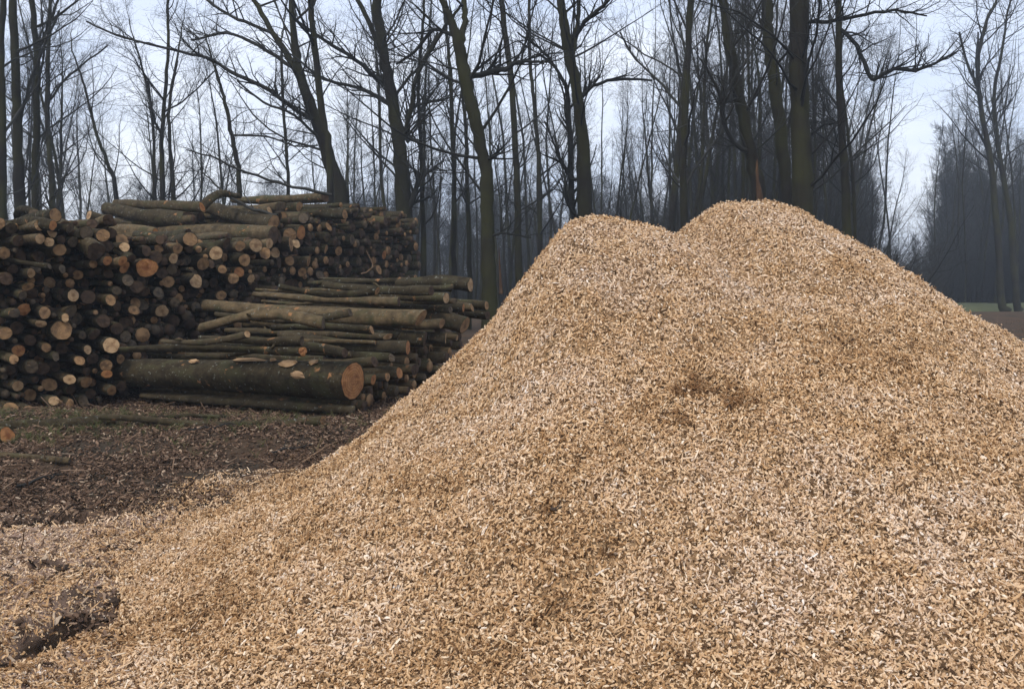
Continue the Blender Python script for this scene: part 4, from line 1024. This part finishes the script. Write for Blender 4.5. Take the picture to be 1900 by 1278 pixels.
M_STUMP = mat('torn_stump_wood', m_stump)
# splintered stump stakes
def stake(a, b_, Y, w0, label, seed, cat='stump'):
    rr = np.random.default_rng(seed); p = at(*a, Y); q = at(*b_, Y); n = 6; V = []
    for i in range(n):
        t = i / (n - 1); c = p + (q - p) * t
        for k in range(7):
            an = k * 6.283 / 7; rad = w0 * (1 - .7 * t) * rr.uniform(.75, 1.2)
            V.append(c + [rad * math.cos(an), rad * math.sin(an), (rr.uniform(-.12, .22) if i == n - 1 else 0)])
    F = [(i * 7 + k, i * 7 + (k + 1) % 7, (i + 1) * 7 + (k + 1) % 7, (i + 1) * 7 + k) for i in range(n - 1) for k in range(7)]
    me_ = mesh_np('splintered_stump', np.array(V) - p, [np.array(F)], False); o = link('splintered_stump', me_, M_STUMP); o.location = p
    return tag(o, label, cat)
stake((930, 545), (926, 470), 17.5, .035, 'splintered brown stump beside the S-curved tree', 1)
stake((1414, 400), (1404, 322), 12.5, .055, 'torn brown stump poking up behind the pile\'s right peak', 3)
# odd lumps on the chips
def lump(px, py, s, m_, label, seed, name='bark_lump', cat='bark lump'):
    rr = np.random.default_rng(seed); p = hit(px, py)
    import bmesh
    bm = bmesh.new(); bmesh.ops.create_icosphere(bm, subdivisions=2, radius=1)
    for v in bm.verts:
        n = 1 + rr.normal(0, .16); v.co = Vector((v.co.x * s * 1.5 * n, v.co.y * s * n, v.co.z * s * .55 * n))
    me_ = bpy.data.meshes.new(name); bm.to_mesh(me_); bm.free(); me_.materials.append(m_)
    o = bpy.data.objects.new(name, me_); COL.objects.link(o); o.location = p + [0, 0, s * .2]; o.rotation_euler = (0, 0, rr.random() * 3)
    return tag(o, label, cat)
M_DK = mat('dark_lump', lambda t, b: t.links.new(ramp(t, [(0, (.022, .016, .012)), (1, (.10, .07, .05))], noise(t, 60, 4, .7)), b.inputs['Base Color']), 1, .03)
M_WH = mat('white_lump', lambda t, b: t.links.new(ramp(t, [(0, (.5, .47, .42)), (1, (.78, .76, .72))], noise(t, 60, 4, .7)), b.inputs['Base Color']))
lump(1036, 946, .030, M_DK, 'dark grey bark lump half sunk in the middle of the chip slope', 1)
lump(738, 1091, .016, M_WH, 'small white lump on the chips low left of centre', 2, 'pale_lump', 'wood lump')
lump(1100, 747, .014, M_WH, 'tiny whitish lump on the chips below the left peak', 3, 'pale_lump', 'wood lump')
lump(210, 1118, .035, M_DK, 'dark clod in the rut at lower left', 4, 'soil_clod', 'clod')
lump(115, 1056, .035, M_DK, 'dark clod on the trodden sawdust at left', 5, 'soil_clod', 'clod')
lump(425, 938, .04, M_DK, 'dark clod in the short rut near the pile foot', 6, 'soil_clod', 'clod')

# ------------------------------------------------------------------ air
hz = bpy.data.materials.new('haze_air'); hz.use_nodes = True; t = hz.node_tree; t.nodes.clear()
ov = t.nodes.new('ShaderNodeOutputMaterial'); pv = t.nodes.new('ShaderNodeVolumePrincipled')
pv.inputs['Color'].default_value = (.80, .88, .97, 1); pv.inputs['Density'].default_value = .0015; pv.inputs['Anisotropy'].default_value = .2
t.links.new(pv.outputs[0], ov.inputs['Volume'])
bx = np.array([(x_, y_, z_) for x_ in (-425, 425) for y_ in (-125, 655) for z_ in (-1.5, 26)], float)
me_ = mesh_np('haze', bx, [np.array([(0, 1, 3, 2), (4, 6, 7, 5), (0, 4, 5, 1), (2, 3, 7, 6), (0, 2, 6, 4), (1, 5, 7, 3)])], False)
h_ = link('haze', me_, hz); tag(h_, 'thin bluish air in the distance', kind='stuff')
# where two or three things would share a label, say which of them
from collections import defaultdict
bpy.context.view_layer.update()
same = defaultdict(list)
for o in COL.objects:
    if o.parent is None and 'label' in o: same[o['label']].append(o)
for lab, os_ in same.items():
    if 1 < len(os_) <= 5:
        os_.sort(key=lambda o: pxof(o.matrix_world.translation)[0])
        for o, wd in zip(os_, {2: ('left-hand', 'right-hand'), 3: ('leftmost', 'middle', 'rightmost'), 4: ('leftmost', 'second left', 'second right', 'rightmost'), 5: ('leftmost', 'second left', 'central', 'second right', 'rightmost')}[len(os_)]): o['label'] = wd + ' ' + lab
print('tris', sum(len(m.loops) - 2 * len(m.polygons) for m in bpy.data.meshes))
print('logs', NLOG[0], 'objects', len(bpy.data.objects))
